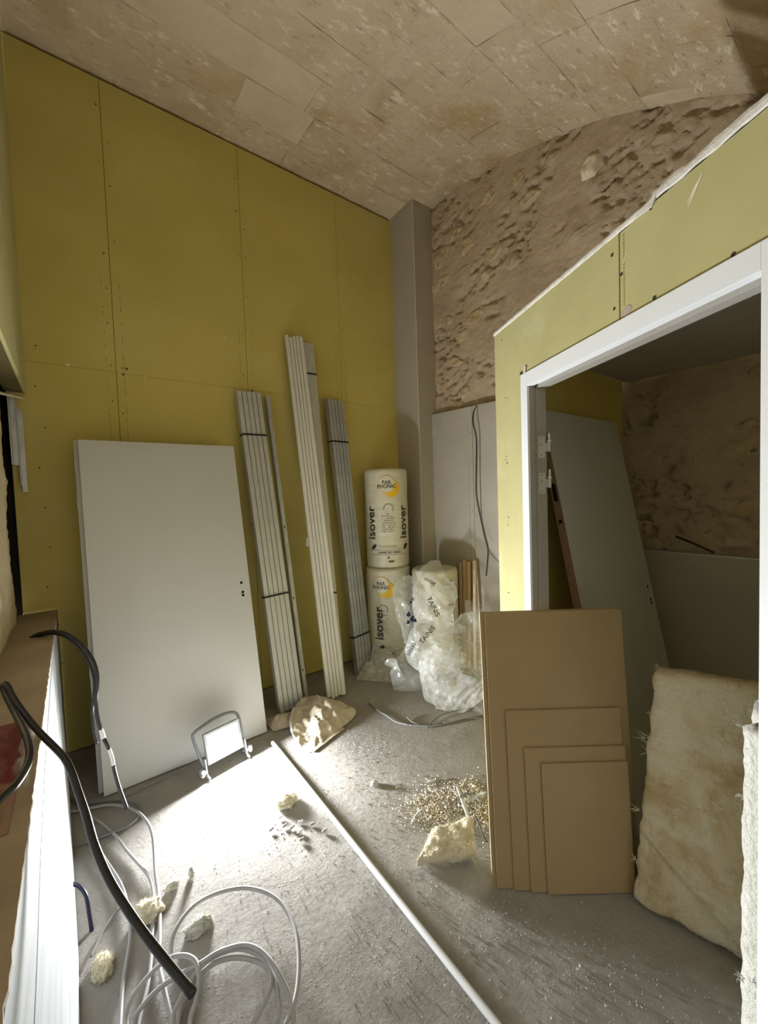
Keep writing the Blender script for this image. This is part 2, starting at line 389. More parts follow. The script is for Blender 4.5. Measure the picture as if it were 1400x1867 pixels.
# column boxing in the corner
col_ = struct(thing('trim_1', 'boxed pipe column of grey plasterboard in the far left corner', 'column'), None, None)
zt = 4.46
box('plasterboard', (2.752, 2.967, 0), (2.765, YW - .001, 4.39), 'grey_board', col_)
box('plasterboard', (2.7655, 2.967, 0), (2.995, 2.980, zt), 'grey_board', col_)
bm = bmesh.new()
a = [(2.7522, 2.9665), (2.765, 2.9665), (2.765, YW - .001), (2.7522, YW - .001)]
vs = [bm.verts.new((x, y, 4.38)) for x, y in a] + [bm.verts.new((x, y, vault_z(y) + .01)) for x, y in a]
for f in ((0, 1, 5, 4), (1, 2, 6, 5), (2, 3, 7, 6), (3, 0, 4, 7), (4, 5, 6, 7)): bm.faces.new([vs[i] for i in f])
link('plasterboard', bm, 'grey_board', col_)
cyl('corner_bead', (2.7535, 2.9675, 0.0), (2.7535, 2.9675, vault_z(2.967) - .004), .0035, 'white_metal', col_, 8)
bm = bmesh.new()
for k in range(16): 
    z = .4 + k * .24 + random.uniform(-.03, .03)
    bm.faces.new([bm.verts.new((2.79 + random.uniform(-.004, .004) + .0045 * cos(a_), 2.9662, z + .0045 * sin(a_))) for a_ in [2 * pi * j / 7 for j in range(7)]])
tag(link('screw_heads', bm, 'screw', col_), kind='stuff')

# far rubble wall (x = 3.0)
stones = []
def add_st(y, z, a, b, rot, pale=False): stones.append((y, z, a, b, rot, pale))
rs = random.Random(21)
for r_ in range(0, 19):
    zz = 0.45 + r_ * .215
    y = -.9 + rs.uniform(0, .2)
    while y < 2.93:
        wd = rs.uniform(.12, .34)
        if rs.random() < .62 and (zz > 2.3 or (y < 1.3 and zz > 1.1)):
            cz = zz + rs.uniform(-.06, .06)
            if cz + .09 < vault_z(y) - .03: add_st(y, cz, wd * .5, rs.uniform(.05, .10), rs.uniform(-.3, .3))
        y += wd + rs.uniform(.05, .16)
big = onx(1075, 305, 3.0); add_st(big.y, big.z, .085, .10, .3, True)
def near_st(y, z):
    best = 9
    for (sy, sz, a, b, rot, pale) in stones:
        dy, dz = y - sy, z - sz
        if abs(dy) > .4 or abs(dz) > .25: continue
        c, s = cos(rot), sin(rot); u, v = (dy * c + dz * s) / a, (-dy * s + dz * c) / b
        best = min(best, abs(sqrt(u * u + v * v) - 1.05))
    return best
bm = bmesh.new()
def wall_relief(y, z, fine=True):
    p = Vector((0, y, z)); d = .012 * fbm(p * 3.1, 4) + .006 * fbm(p * 8, 2)
    if fine:
        d += .004 * fbm(p * 22, 3)
        patch = fbm(p * 2.3 + Vector((3, 5, 7)), 2)
        rough = fbm(Vector((0, y * 11, z * 17)) + Vector((9, 2, 1)), 4)
        if patch > -.05 and rough > .08: d -= min(.035, (rough - .08) * .16 * min(1, (patch + .05) * 4))
    return d
def fw_(u, v):
    y = -1.1 + 4.42 * u; z = v * 4.6
    return Vector((3.0 - wall_relief(y, z), y, z))
grid_surface(bm, 330, 330, fw_)
grid_surface(bm, 1, 1, lambda u, v: Vector((3.2, -1.1 + 4.42 * u, 4.6 * v)))
wf = struct(link('wall_far', bm, 'mortar', smooth=True), 'rough rubble stone end wall smeared with lime mortar', 'wall')
for (y, z, a, b, rot, pale) in stones:
    bm = bmesh.new(); sd = random.uniform(0, 99); c, s = cos(rot), sin(rot)
    seg = 22; nrad = 7; ncor = random.randint(5, 7)
    cor = [(2 * pi * k / ncor + random.uniform(-.35, .35), random.uniform(.72, 1.15)) for k in range(ncor)]
    def rad(an):
        best = None
        for k in range(ncor):
            a0, r0 = cor[k]; a1, r1 = cor[(k + 1) % ncor]
            if a1 < a0: a1 += 2 * pi
            x = an
            while x < a0: x += 2 * pi
            while x > a0 + 2 * pi: x -= 2 * pi
            if x <= a1 + 1e-9:
                p0 = Vector((r0 * cos(a0), r0 * sin(a0))); p1 = Vector((r1 * cos(a1), r1 * sin(a1))); dd = Vector((cos(x), sin(x))); e_ = p1 - p0
                den = dd.x * e_.y - dd.y * e_.x
                return (p0.x * e_.y - p0.y * e_.x) / den if abs(den) > 1e-6 else r0
        return 1.0
    lift = .030 if pale else random.uniform(.008, .018)
    def sp(rr, k):
        an = 2 * pi * k / seg; R_ = rad(an) * (1 + .10 * noise.noise(Vector((an * 2, sd, 0))))
        u, v = a * rr * R_ * cos(an), b * rr * R_ * sin(an)
        yy, zz = y + u * c - v * s, z + u * s + v * c
        h = wall_relief(yy, zz, False) + (lift + .016 * fbm(Vector((yy, zz, sd)) * 19, 4)) * (1 - rr ** 5) - .014 * rr ** 5
        return Vector((3.0 - h, yy, zz))
    cen = bm.verts.new(sp(0, 0)); prev = None
    for i in range(1, nrad + 1):
        cur = [bm.verts.new(sp(i / nrad, k)) for k in range(seg)]
        for k in range(seg):
            if prev: bm.faces.new((prev[k], cur[k], cur[(k + 1) % seg], prev[(k + 1) % seg]))
            else: bm.faces.new((cen, cur[k], cur[(k + 1) % seg]))
        prev = cur
    bmesh.ops.recalc_face_normals(bm, faces=bm.faces)
    link('stone', bm, 'rubble_pale' if pale else ('mortar' if random.random() < .25 else 'rubble'), wf, smooth=True)

# lower grey lining of the far wall, main room
def cut_board(name, x, y0, y1, zt0, zt1, mat, parent, t=.013, z0=.01):
    bm = bmesh.new()
    vs = [bm.verts.new(q) for q in ((x, y0, z0), (x, y1, z0), (x, y1, zt1), (x, y0, zt0), (x + t, y0, z0), (x + t, y1, z0), (x + t, y1, zt1), (x + t, y0, zt0))]
    for f in ((0, 1, 2, 3), (7, 6, 5, 4), (0, 4, 5, 1), (1, 5, 6, 2), (2, 6, 7, 3), (3, 7, 4, 0)): bm.faces.new([vs[i] for i in f])
    bmesh.ops.recalc_face_normals(bm, faces=bm.faces)
    return link(name, bm, mat, parent)
lin = struct(thing('trim_2', 'lower grey plasterboard lining of the far wall behind the rolls', 'wall lining'), None, None)
cut_board('plasterboard', 2.93, 2.452, 2.9655, 2.385, 2.397, 'grey_board', lin)
cut_board('plasterboard', 2.93, 1.285, 2.448, 2.362, 2.385, 'grey_board', lin)
box('batten', (2.945, 1.3, .01), (2.972, 2.96, 2.30), 'galva_dull', lin)
bm = bmesh.new(); bp = bmesh.new()
def disc_x(b, y, z, r, x, seg=7): b.faces.new([b.verts.new((x, y + r * cos(2 * pi * k / seg), z + r * sin(2 * pi * k / seg))) for k in range(seg)])
for yy in (2.475, 2.425, 2.945):
    z = .9
    while z < 2.35: disc_x(bm, yy + random.uniform(-.006, .006), z, .0045, 2.9292); z += random.uniform(.2, .3)
z = .9
while z < 2.2:
    h = random.uniform(.01, .035)
    if not 1.9 < z < 2.12:
        bp.faces.new([bp.verts.new(q) for q in ((2.9292, 2.50, z), (2.9292, 2.507, z), (2.9292, 2.507, z + h), (2.9292, 2.50, z + h))])
    z += h + random.uniform(.008, .02)
tag(link('screw_heads', bm, 'screw', lin), kind='stuff'); tag(link('printed_marks', bp, 'ink_grey', lin), kind='stuff')

# partition on the right: real local frame (F along, Mn into the closet)
F = Vector((.4394, .8983, 0)); Mn = Vector((.8983, -.4394, 0)); PD = .9701
def pp(s, m_, z): return F * s + Mn * (PD + m_) + Vector((0, 0, z))
TH = .072; OPL, OPR, OPT = 1.643, .640, 2.112       # rough opening (outer frame)
part = struct(thing('wall_right', 'pale green plasterboard partition with the closet doorway and a ragged top edge', 'wall'), None, None)
def pbox(name, s0, s1, m0, m1, z0, z1, mat, parent, bevel=0.0):
    return obox(name, pp(s0, m0, z0), F * (s1 - s0), Mn * (m1 - m0), Vector((0, 0, z1 - z0)), mat, parent, bevel)
def ppoly(name, pts, m0, m1, mat, parent, bevel=0.0):
    bm = bmesh.new(); A = [bm.verts.new(pp(s, m0, z)) for s, z in pts]; B = [bm.verts.new(pp(s, m1, z)) for s, z in pts]
    bm.faces.new(A); bm.faces.new(B[::-1])
    n_ = len(pts)
    for i in range(n_): bm.faces.new((A[i], B[i], B[(i + 1) % n_], A[(i + 1) % n_]))
    bmesh.ops.recalc_face_normals(bm, faces=bm.faces)
    return link(name, bm, mat, parent, bevel=bevel)
ZT = 2.372
g = .0035
ppoly('plasterboard', [(1.888, 0.01), (OPL + g, 0.01), (OPL + g, OPT + g), (1.086, OPT + g), (1.086, ZT), (1.888, ZT)], 0, .0125, 'green_board_pale', part)
ppoly('plasterboard', [(1.080, OPT + g), (OPR - g, OPT + g), (OPR - g, .01), (-.08, .01), (-.08, ZT + .004), (.95, ZT + .004), (1.080, ZT - .004)], 0, .0125, 'green_board_pale', part)
pbox('plasterboard', OPL + g, 1.875, TH - .0125, TH, .01, ZT, 'green_board_pale', part)
pbox('plasterboard', -.08, OPR - g, TH - .0125, TH, .01, ZT, 'green_board_pale', part)
pbox('plasterboard', OPR, OPL, TH - .0125, TH, OPT + g, ZT, 'green_board_pale', part)
pbox('end_board', 1.8755, 1.888, .0130, TH + .02, .01, ZT, 'green_board_pale', part)
pbox('stud', OPL + .005, OPL + .05, .0135, TH - .0135, .01, ZT - .01, 'galva', part)
pbox('stud', OPR - .05, OPR - .005, .0135, TH - .0135, .01, ZT - .01, 'galva', part)
# white ragged gypsum capping on top (two pieces meeting at the step)
def cap(s0, s1, zb, zt_, seed, rag):
    bm = bmesh.new(); n_ = 60
    rows = []
    for i in range(n_ + 1):
        s = s0 + (s1 - s0) * i / n_
        a = zt_ + rag * fbm(Vector((s * 16, seed, 0)), 4); b = zb - .001 + rag * .7 * fbm(Vector((s * 22, seed + 7, 0)), 4)
        mm = -.004 + .002 * fbm(Vector((s * 20, seed + 3, 0)), 3)
        zm = (a + b) / 2
        rows.append([bm.verts.new(pp(s, m2, z2)) for m2, z2 in ((.001, b), (mm, b + .003), (mm - .001, zm), (mm + .001, a - .004), (.006, a), (TH + .003, a), (TH + .003, zb - .001))])
    for A, B in zip(rows, rows[1:]):
        for k in range(6): bm.faces.new((A[k], A[k + 1], B[k + 1], B[k]))
    bm.faces.new(rows[0]); bm.faces.new(rows[-1][::-1])
    bmesh.ops.recalc_face_normals(bm, faces=bm.faces)
    return link('gypsum_capping', bm, 'gypsum', part)
cap(.968, 1.889, ZT + .001, ZT + .021, 2.0, .003)
cap(-.08, .962, ZT + .008, ZT + .034, 8.0, .007)
ppoly('torn_paper', [(1.02, ZT - .002), (.962, ZT - .006), (.945, ZT + .018), (.957, ZT + .020), (.99, ZT + .006)], -.006, -.002, 'gypsum', part)
bm = bmesh.new()
def pdisc(b, s, z, r, m_=-.0009, seg=8): b.faces.new([b.verts.new(pp(s + r * cos(2 * pi * k / seg), m_, z + r * sin(2 * pi * k / seg))) for k in range(seg)])
def pxs(px, py):
    q = hit(px, py, Mn, PD); return q.dot(F), q.z
for px, py, r in ((1116, 465, .0055), (1133, 500, .0055), (1120, 563, .005), (1193, 543, .006), (1337, 464, .0055), (1187, 380, .005), (915, 620, .0035),
                  (921, 725, .003), (925, 726, .003), (923, 832, .0035), (925, 844, .0045), (922, 838, .003), (927, 943, .004), (926, 957, .0035), (928, 1080, .0035), (926, 1081, .003)):
    s, z = pxs(px, py); pdisc(bm, s, z, r)
tag(link('screw_heads', bm, 'screw', part), kind='stuff')
bm = bmesh.new()
for (px, py, a_, b_, rot) in ((1268, 345, .035, .003, 1.0), (1262, 352, .022, .002, .9), (1140, 468, .02, .002, 1.1)):
    s, z = pxs(px, py)
    bm.faces.new([bm.verts.new(pp(s - (a_ * cos(t) * cos(rot) - b_ * sin(t) * sin(rot)), -.0009, z + a_ * cos(t) * sin(rot) + b_ * sin(t) * cos(rot))) for t in [2 * pi * k / 14 for k in range(14)]])
s, z = pxs(1142, 568)
tag(link('scuff_marks', bm, 'white_print', part), kind='stuff')
bm = bmesh.new(); bm.faces.new([bm.verts.new(pp(s + .017 * cos(t) * (1.1 + .2 * sin(3 * t)), -.0009, z + .017 * sin(t))) for t in [2 * pi * k / 14 for k in range(14)]])
link('filler_patch', bm, surf('pinkish_filler', [(.3, (.42, .35, .28)), (.7, (.50, .42, .34))], bump=0), part)
bm = bmesh.new(); z = 2.15
while z < 2.36:
    h = random.uniform(.004, .012); s0 = 1.068
    bm.faces.new([bm.verts.new(pp(q[0], -.0008, q[1])) for q in ((s0, z), (s0 - .004, z), (s0 - .004, z + h), (s0, z + h))]); z += h + .004
tag(link('printed_marks', bm, 'print', part), kind='stuff')

# door frame (closet doorway)
fr = struct(thing('door_1', 'white steel door frame without a leaf in the green partition', 'door frame'), None, None)
JF = 1.592; JR = .692; HB = 2.052
pbox('jamb_face', JF, OPL, -.007, .004, .012, OPT, 'frame_white', fr, .0015)
pbox('jamb_face', OPR, JR, -.007, .004, .012, OPT, 'frame_white', fr, .0015)
pbox('header_face', JR - .0005, JF + .0005, -.007, .004, HB, OPT, 'frame_white', fr, .0015)
# deep parts
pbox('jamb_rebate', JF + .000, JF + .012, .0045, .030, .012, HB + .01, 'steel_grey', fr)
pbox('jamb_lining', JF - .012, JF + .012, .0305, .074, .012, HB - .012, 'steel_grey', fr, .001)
pbox('jamb_rebate', JR - .012, JR, .0045, .030, .012, HB + .01, 'frame_white', fr)
pbox('jamb_lining', JR - .012, JR + .012, .0305, .074, .012, HB - .012, 'frame_white', fr, .001)
pbox('header_rebate', JR, JF - .03, .0045, .030, HB + .002, HB + .014, 'frame_white', fr)
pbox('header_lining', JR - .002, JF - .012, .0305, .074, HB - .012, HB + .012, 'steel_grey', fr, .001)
pbox('header_lip', JR, JF - .001, -.0069, .020, HB - .001, HB + .006, 'frame_white', fr, .001)
ppoly('torn_board', [(OPL + .004, OPT - .006), (OPL + .006, OPT + .016), (OPL - .002, OPT + .008), (OPL - .012, OPT + .012), (OPL - .016, OPT + .002)], -.005, -.002, 'screw', fr)
ppoly('foam_bead', [(1.622, OPT + .002), (1.606, OPT + .003), (1.600, OPT + .022), (1.610, OPT + .030), (1.620, OPT + .016)], -.006, -.002, 'gypsum', fr)
for (zz, lab) in ((1.80, 0), (1.645, 1)):
    c = pp(JF - .0125, .052, zz)
    hp = pbox('hinge', JF - .0145, JF - .0125, .034, .064, zz - .055, zz + .035, 'galva_dull', fr)
    k = pp(JF - .018, .083, zz)
    bm = bmesh.new(); cyl_bm(bm, k - Vector((0, 0, .030)), k + Vector((0, 0, .010)), .0062, 12)
    obox_bm(bm, pp(JF - .0165, .060, zz - .028), F * .003, Mn * .022, Vector((0, 0, .036))); link('hinge_barrel', bm, 'galva_dull', hp)
    bm = bmesh.new(); cyl_bm(bm, k + Vector((0, 0, .0105)), k + Vector((0, 0, .020)), .0078, 12); tube_bm(bm, [k + Vector((0, 0, .020)), k + Vector((0, 0, .045)), k + Vector((0, 0, .050))], lambda t: .0045 if t < .9 else .002, 10)
    link('hinge_pin', bm, 'pvc', hp, smooth=True)
    bm = bmesh.new()
    for dz in (.026, -.045, .0):
        bm.faces.new([bm.verts.new(pp(JF - .0149, .047 + .0028 * cos(2 * pi * q / 8), zz + dz + .0028 * sin(2 * pi * q / 8))) for q in range(8)])
    tag(link('screw_heads', bm, 'screw', hp), kind='stuff')

# closet shell
cl = struct(thing('wall_closet', 'inside lining of the closet behind the partition', 'wall'), None, None)
box('plasterboard', (1.755, 1.18, 0.0), (2.928, 1.192, 2.30), 'green_board', cl)
box('plasterboard', (1.785, 1.268, .01), (2.928, 1.28, ZT), 'green_board', cl)
box('plasterboard', (.90, -.60, 0), (2.928, -.588, 2.30), 'green_board', cl)
lo_ = struct(box('trim_3', (2.93, -.586, .01), (2.943, 1.178, 1.185), 'grey_board'), 'waist-high dark lining board at the back of the closet', 'wall lining')
box('cap_strip', (2.928, -.586, 1.1855), (2.965, 1.178, 1.195), 'galva_dull', lo_)
cc = struct(thing('ceiling_closet', 'low grey plasterboard ceiling inside the closet', 'ceiling'), None, None)
bm = bmesh.new()
pts = [(.90, -.585), (2.985, -.585), (2.985, 1.178), (1.745, 1.178)]
for z0, z1 in ((2.302, 2.315),):
    A = [bm.verts.new((x, y, z0)) for x, y in pts]; B = [bm.verts.new((x, y, z1)) for x, y in pts]
    bm.faces.new(A[::-1]); bm.faces.new(B)
    for i in range(4): bm.faces.new((A[i], B[i], B[(i + 1) % 4], A[(i + 1) % 4]))
bmesh.ops.recalc_face_normals(bm, faces=bm.faces)
link('plasterboard', bm, 'grey_board', cc)

# near left: green upper wall, stone pier, ledge
wn = struct(box('wall_near', (-.28, -1.2, 2.302), (-.195, YW - .002, 4.0), 'joint'), 'narrow end wall in pale green plasterboard above the window recess', 'wall')
bm = bmesh.new()
def nearwall(y0, y1):
    ys = [y0 + (y1 - y0) * k / 8 for k in range(9)]
    A = [bm.verts.new((-.18, y, 2.297)) for y in ys]; B = [bm.verts.new((-.18, y, vault_z(y) - .004)) for y in ys]
    A2 = [bm.verts.new((-.194, y, 2.297)) for y in ys]
    for k in range(8): bm.faces.new((A[k], A[k + 1], B[k + 1], B[k])); bm.faces.new((A2[k], A2[k + 1], A[k + 1], A[k]))
    bm.faces.new((A[0], B[0], A2[0])); bm.faces.new((A[-1], A2[-1], B[-1]))
nearwall(-1.2, YW - .002); bmesh.ops.recalc_face_normals(bm, faces=bm.faces)
link('plasterboard', bm, 'green_board_pale', wn)
bm = bmesh.new()
def pier(u, v):
    y = -1.2 + 4.32 * u; z = .94 + 1.32 * v
    d = .010 * fbm(Vector((y * 5, z * 5, 3)), 4) + .006 * fbm(Vector((y * 22, z * 22, 3)), 3)
    if u > .999: y += .022 * fbm(Vector((z * 9, 2, 1)), 4) - .01; d = 0
    return Vector((-.285 + d - (.02 if u > .999 else 0), y, z))
vs = grid_surface(bm, 150, 60, pier)
last = vs[-1]; back = [bm.verts.new(v.co + Vector((-.25, .01, 0))) for v in last]
for k in range(len(last) - 1): bm.faces.new((last[k], back[k], back[k + 1], last[k + 1]))
st_ = struct(link('wall_stone', bm, 'stone_left', smooth=True), 'bright rough-cut limestone pier above the low white ledge', 'wall')
vd = struct(box('window_1', (-.62, -1.2, .94), (-.58, 3.6, 2.35), 'cavity_shade'), 'near-black backing painted as shade in the cavity between the stone pier and the green wall', 'recess')  # backing, side and head carry the cavity's shade in their colour
box('recess_side', (-.58, 3.34, .94), (-.275, 3.40, 2.35), 'cavity_shade', vd)
box('recess_head', (-.58, -1.2, 2.352), (-.285, 3.4, 2.40), 'cavity_shade', vd)
# steel rails tied in the recess
sr = thing('steel_rail', 'short galvanised rail offcuts fixed beside the stone pier under the green board', 'rail')
q = ony(12, 650, 3.25)
box('rail_web', (-.262, 3.20, 1.86), (-.258, 3.27, 2.285), 'galva', sr); box('rail_lip', (-.2575, 3.266, 1.86), (-.235, 3.27, 2.285), 'galva', sr)
box('rail_plate', (-.235, 3.285, 1.74), (-.228, 3.306, 2.24), 'galva_dull', sr)
box('rail_flange', (-.2275, 3.290, 1.70), (-.205, 3.294, 2.20), 'galva', sr)
for z_ in (1.98, 2.22):
    bm = bmesh.new(); disc_x(bm, 3.235, z_, .006, -.2572); link('rivet_hole', bm, 'black', sr)
cyl('cross_bar', (-.30, 3.12, 2.255), (-.20, 3.27, 2.262), .009, 'stone_left', sr, 8)
based(sr, (-.25, 3.24, 1.70))

lg = struct(thing('wall_low', 'low boxed-in ledge with a white plastered front and top tinted beige for its shade along the left', 'ledge'), None, None)
bm = bmesh.new()
def xb(y): return -.105 + (.040 * min(1, (3.3 - y) / 1.5))
ys = [-.9 + 4.2 * k / 28 for k in range(29)]
prev = None
for y in ys:
    z1 = .945; cur = [bm.verts.new(q) for q in ((xb(y), y, 0), (xb(y) * .5 + -.105 * .5, y, .48), (-.105, y, z1), (-.118, y, z1), (-.118, y, 0))]
    if prev:
        for k in range(5): bm.faces.new((prev[k], cur[k], cur[(k + 1) % 5], prev[(k + 1) % 5]))
    else: bm.faces.new(cur)
    prev = cur
bm.faces.new(prev[::-1]); bmesh.ops.recalc_face_normals(bm, faces=bm.faces)
link('front_board', bm, 'plaster_white', lg)
bm = bmesh.new()   # ragged top edge
prev = None
for k in range(200):
    y = -.9 + 4.195 * k / 199; j = .0035 * fbm(Vector((y * 30, 1, 1)), 4); zz = .953 + .001 * fbm(Vector((y * 25, 5, 1)), 2)
    cur = [bm.verts.new(q) for q in ((-.300, y, .946), (-.104 + j, y, .945), (-.1045 + j, y, zz), (-.300, y, .953))]
    if prev:
        for i in range(4): bm.faces.new((prev[i], cur[i], cur[(i + 1) % 4], prev[(i + 1) % 4]))
    else: bm.faces.new(cur)
    prev = cur
bm.faces.new(prev[::-1]); bmesh.ops.recalc_face_normals(bm, faces=bm.faces)
link('top_board', bm, 'ledge_top', lg)
# long cracks / board joint in the front face
bm = bmesh.new()
def xface(y, z): 
    t = z / .945
    return (xb(y) * (1 - t) + -.105 * t)
def crack(pts, wdt):
    c = catmull(pts, 8); P = None
    for q in c:
        a_ = bm.verts.new((xface(q.y, q.z) + .0012, q.y, q.z - wdt)); b_ = bm.verts.new((xface(q.y, q.z) + .0012, q.y, q.z + wdt))
        if P: bm.faces.new((P[0], a_, b_, P[1]))
        P = (a_, b_)
crack([Vector((0, 3.2, .70)), Vector((0, 2.5, .72)), Vector((0, 2.0, .70)), Vector((0, 1.75, .66))], .0022)
crack([Vector((0, 2.3, .92)), Vector((0, 1.6, .86)), Vector((0, 1.2, .80)), Vector((0, .9, .74)), Vector((0, .4, .70))], .0032)
crack([Vector((0, 2.35, .22)), Vector((0, 2.28, .225)), Vector((0, 2.1, .215))], .0018)
tag(link('crack_lines', bm, 'screw', lg), kind='stuff')

# ================================================================== WHITE DOORS
def door_leaf(name, mat, W_=.928, H_=2.04, T_=.040, edge=None, holes=True):
    bm = bmesh.new(); box_bm(bm, (0, 0, 0), (W_, T_, H_)); bmesh.ops.recalc_face_normals(bm, faces=bm.faces)
    o = link(name, bm, mat)
    if edge:
        o.data.materials.append(M[edge])
        for p in o.data.polygons:
            if abs(p.normal.y) < .5: p.material_index = 1
    if holes:
        cs = []
        for (x, z, r) in holes:
            c = cyl('cutter', (x, -.02, z), (x, .03, z), r, 'black', None, 20); cs.append(c)
            bo = o.modifiers.new('b', 'BOOLEAN'); bo.object = c; bo.operation = 'DIFFERENCE'; bo.solver = 'EXACT'
        o.data.materials.append(M['black'])
        bake(o)
        for c in cs: drop(c)
        for p in o.data.polygons:
            if T_ - .02 > p.center.y > .0005 and .01 < p.center.x < W_ - .01 and .01 < p.center.z < H_ - .01: p.material_index = len(o.data.materials) - 1
    return o
def pose(root, foot, xdir, top):
    """local x along xdir, local z from foot to top, local y = into the wall"""
    Zt = (Vector(top) - Vector(foot)).normalized(); X_ = Vector(xdir); X_ = (X_ - Zt * X_.dot(Zt)).normalized(); Y_ = Zt.cross(X_)
    mm = Matrix((X_, Y_, Zt)).transposed().to_4x4(); mm.translation = Vector(foot); root.matrix_world = mm
# front leaf: foot (.058, 2.679), top (.042, 3.10, 2.0)
hz = 1.035
d1 = thing('door_leaf', 'white primed door leaf with handle and keyhole bores, front of the leaning stack', 'door', 'door leaves leaning on the green wall')
lf = door_leaf('panel', 'door_white', holes=[(.870, hz, .0095), (.873, hz - .066, .0095), (.873, hz - .088, .0095)]); lf.parent = d1
pose(d1, (.058, 2.682, .004), (1, .008, 0), (.052, 3.078, 2.0))
for (i, dx, dy, lab) in ((1, -.022, .046, 'middle leaf of the leaning white door stack, only its edge showing'), (2, -.012, .092, 'rearmost leaf of the white door stack, against the green wall')):
    d2 = thing('door_leaf', lab, 'door', 'door leaves leaning on the green wall')
    l2 = door_leaf('panel', 'door_white', holes=None); l2.parent = d2
    pose(d2, (.058 + dx, 2.682 + dy, .004), (1, .008, 0), (.052 + dx, 3.078 + dy, 2.0 - .002 * i))
    if i == 1:
        for z_ in (.30, .62, 1.62, 1.84):
            obox('hinge_plate', (-.003, .006, z_), (.003, 0, 0), (0, .026, 0), (0, 0, .075), 'galva_dull', d2, .0008)

# closet door, leaning in the dark
d3 = thing('door_leaf', 'white door leaf with brown chipboard edge leaning inside the dark closet', 'door')
c3 = door_leaf('panel', 'door_white', W_=.83, holes=[(.775, 1.03, .0095), (.775, .955, .0095), (.775, .935, .0095)], edge='chip'); c3.parent = d3
pose(d3, (1.884, .745, .004), (1, 0, 0), (1.884, 1.128, 2.0))
def slot(z, h, wdt=.011):
    bm = bmesh.new()
    pts = [( -.0008, .020 + wdt * cos(t), z + (h / 2 if sin(t) > 0 else -h / 2) + wdt * sin(t)) for t in [2 * pi * k / 16 for k in range(16)]]
    bm.faces.new([bm.verts.new(p) for p in pts]); return link('mortise', bm, 'black', d3)
slot(1.62, .07); slot(.97, .10); slot(.40, .07)
bm = bmesh.new(); bm.faces.new([bm.verts.new((-.0008, .020 + .010 * cos(2 * pi * k / 12), 1.475 + .010 * sin(2 * pi * k / 12))) for k in range(12)]); link('bored_hole', bm, 'black', d3)

# ================================================================== STUDS
def cchan_bm(bm, W_, Dp, H_, t=.0014, x0=0.0, y0=0.0, lip=.006):
    """C profile, web at the front (local y = 0 side) so the flat face looks at the room"""
    P = [(0, 0), (W_, 0), (W_, Dp), (W_ - lip, Dp), (W_ - lip, Dp - t), (W_ - t, Dp - t), (W_ - t, t), (t, t), (t, Dp - t), (lip, Dp - t), (lip, Dp), (0, Dp)]
    A = [bm.verts.new((x0 + x, y0 + y, 0)) for x, y in P]; B = [bm.verts.new((x0 + x, y0 + y, H_)) for x, y in P]
    n_ = len(P)
    for i in range(n_): bm.faces.new((A[i], A[(i + 1) % n_], B[(i + 1) % n_], B[i]))
    bm.faces.new(A[::-1]); bm.faces.new(B)
    bmesh.ops.recalc_face_normals(bm, faces=bm.faces)
def bundle(name, label, n_, wdt, gap, dp, H_, foot, xdir, top, mat, straps, group=None, jit=.0, widths=None):
    root = thing(name, label, 'metal studs', group)
    me = None; x = 0
    for k in range(n_):
        ww = widths[k] if widths else wdt
        bm = bmesh.new(); cchan_bm(bm, ww, dp, H_)
        o = link('stud', bm, mat if isinstance(mat, str) else mat[k], root)
        o.location = (x, random.uniform(0, .003), random.uniform(-jit, 0) + jit)
        x += ww + gap
    for z_ in straps:
        bm = bmesh.new(); t = .0022; y0 = -.0035
        box_bm(bm, (-t - .001, y0 - .001, z_), (x - gap + t + .001, y0 + t - .001, z_ + .014))
        box_bm(bm, (-t - .001, y0, z_), (-.001, dp + .006, z_ + .014)); box_bm(bm, (x - gap + .001, y0, z_), (x - gap + t + .001, dp + .006, z_ + .014))
        link('strap', bm, 'strap', root)
    pose(root, foot, xdir, top); return root
b1 = bundle('stud_bundle', 'strapped bundle of five pale metal studs leaning beside the white doors', 5, .0345, .0055, .046, 2.49, (1.150, 2.842, .006), (1, .06, 0), (1.072, 3.232, 2.47), 'galva_dull', (2.13, .86))
s1 = bundle('metal_stud', 'single shiny galvanised stud leaning right of the first stud bundle', 1, .036, 0, .036, 2.47, (1.392, 2.935, .006), (1, .10, 0), (1.312, 3.245, 2.45), 'galva', ())
for z_ in (.22, .80, 1.38):
    bm = bmesh.new(); bm.faces.new([bm.verts.new((.018 + .005 * cos(2 * pi * k / 10), -.0006, z_ + .010 * sin(2 * pi * k / 10))) for k in range(10)])
    link('service_hole', bm, 'black', s1)
bm = bmesh.new(); cyl_bm(bm, (.006, -.002, .02), (.006, -.002, 2.45), .0035, 8); link('rolled_edge', bm, 'galva', s1)
b2 = bundle('profile_bundle', 'tallest bundle of slim white profiles, three metres long, leaning in the middle', 5, .024, .004, .04, 3.0, (1.520, 2.785, .006), (1, -.30, 0), (1.505, 3.245, 2.965), 'white_metal', (), jit=.02, widths=[.030, .024, .024, .024, .030])
b4 = bundle('wide_profile', 'broad grey profile with printed line leaning behind the tallest white bundle', 1, .125, 0, .030, 2.985, (1.585, 2.835, .006), (1, -.10, 0), (1.645, 3.255, 2.95), 'galva_dull', ())
for z_ in (2.70, .80):
    bm = bmesh.new(); box_bm(bm, (.035, -.0035, z_), (.127, -.0005, z_ + .013)); link('strap', bm, 'strap', b4)
bm = bmesh.new(); z_ = 1.75
rr = random.Random(3)
while z_ < 2.85:
    h = rr.uniform(.004, .012); bm.faces.new([bm.verts.new(q) for q in ((.012, -.0008, z_), (.023, -.0008, z_), (.023, -.0008, z_ + h), (.012, -.0008, z_ + h))]); z_ += h + rr.uniform(.003, .010)
tag(link('printed_marks', bm, 'ink', b4), kind='stuff')
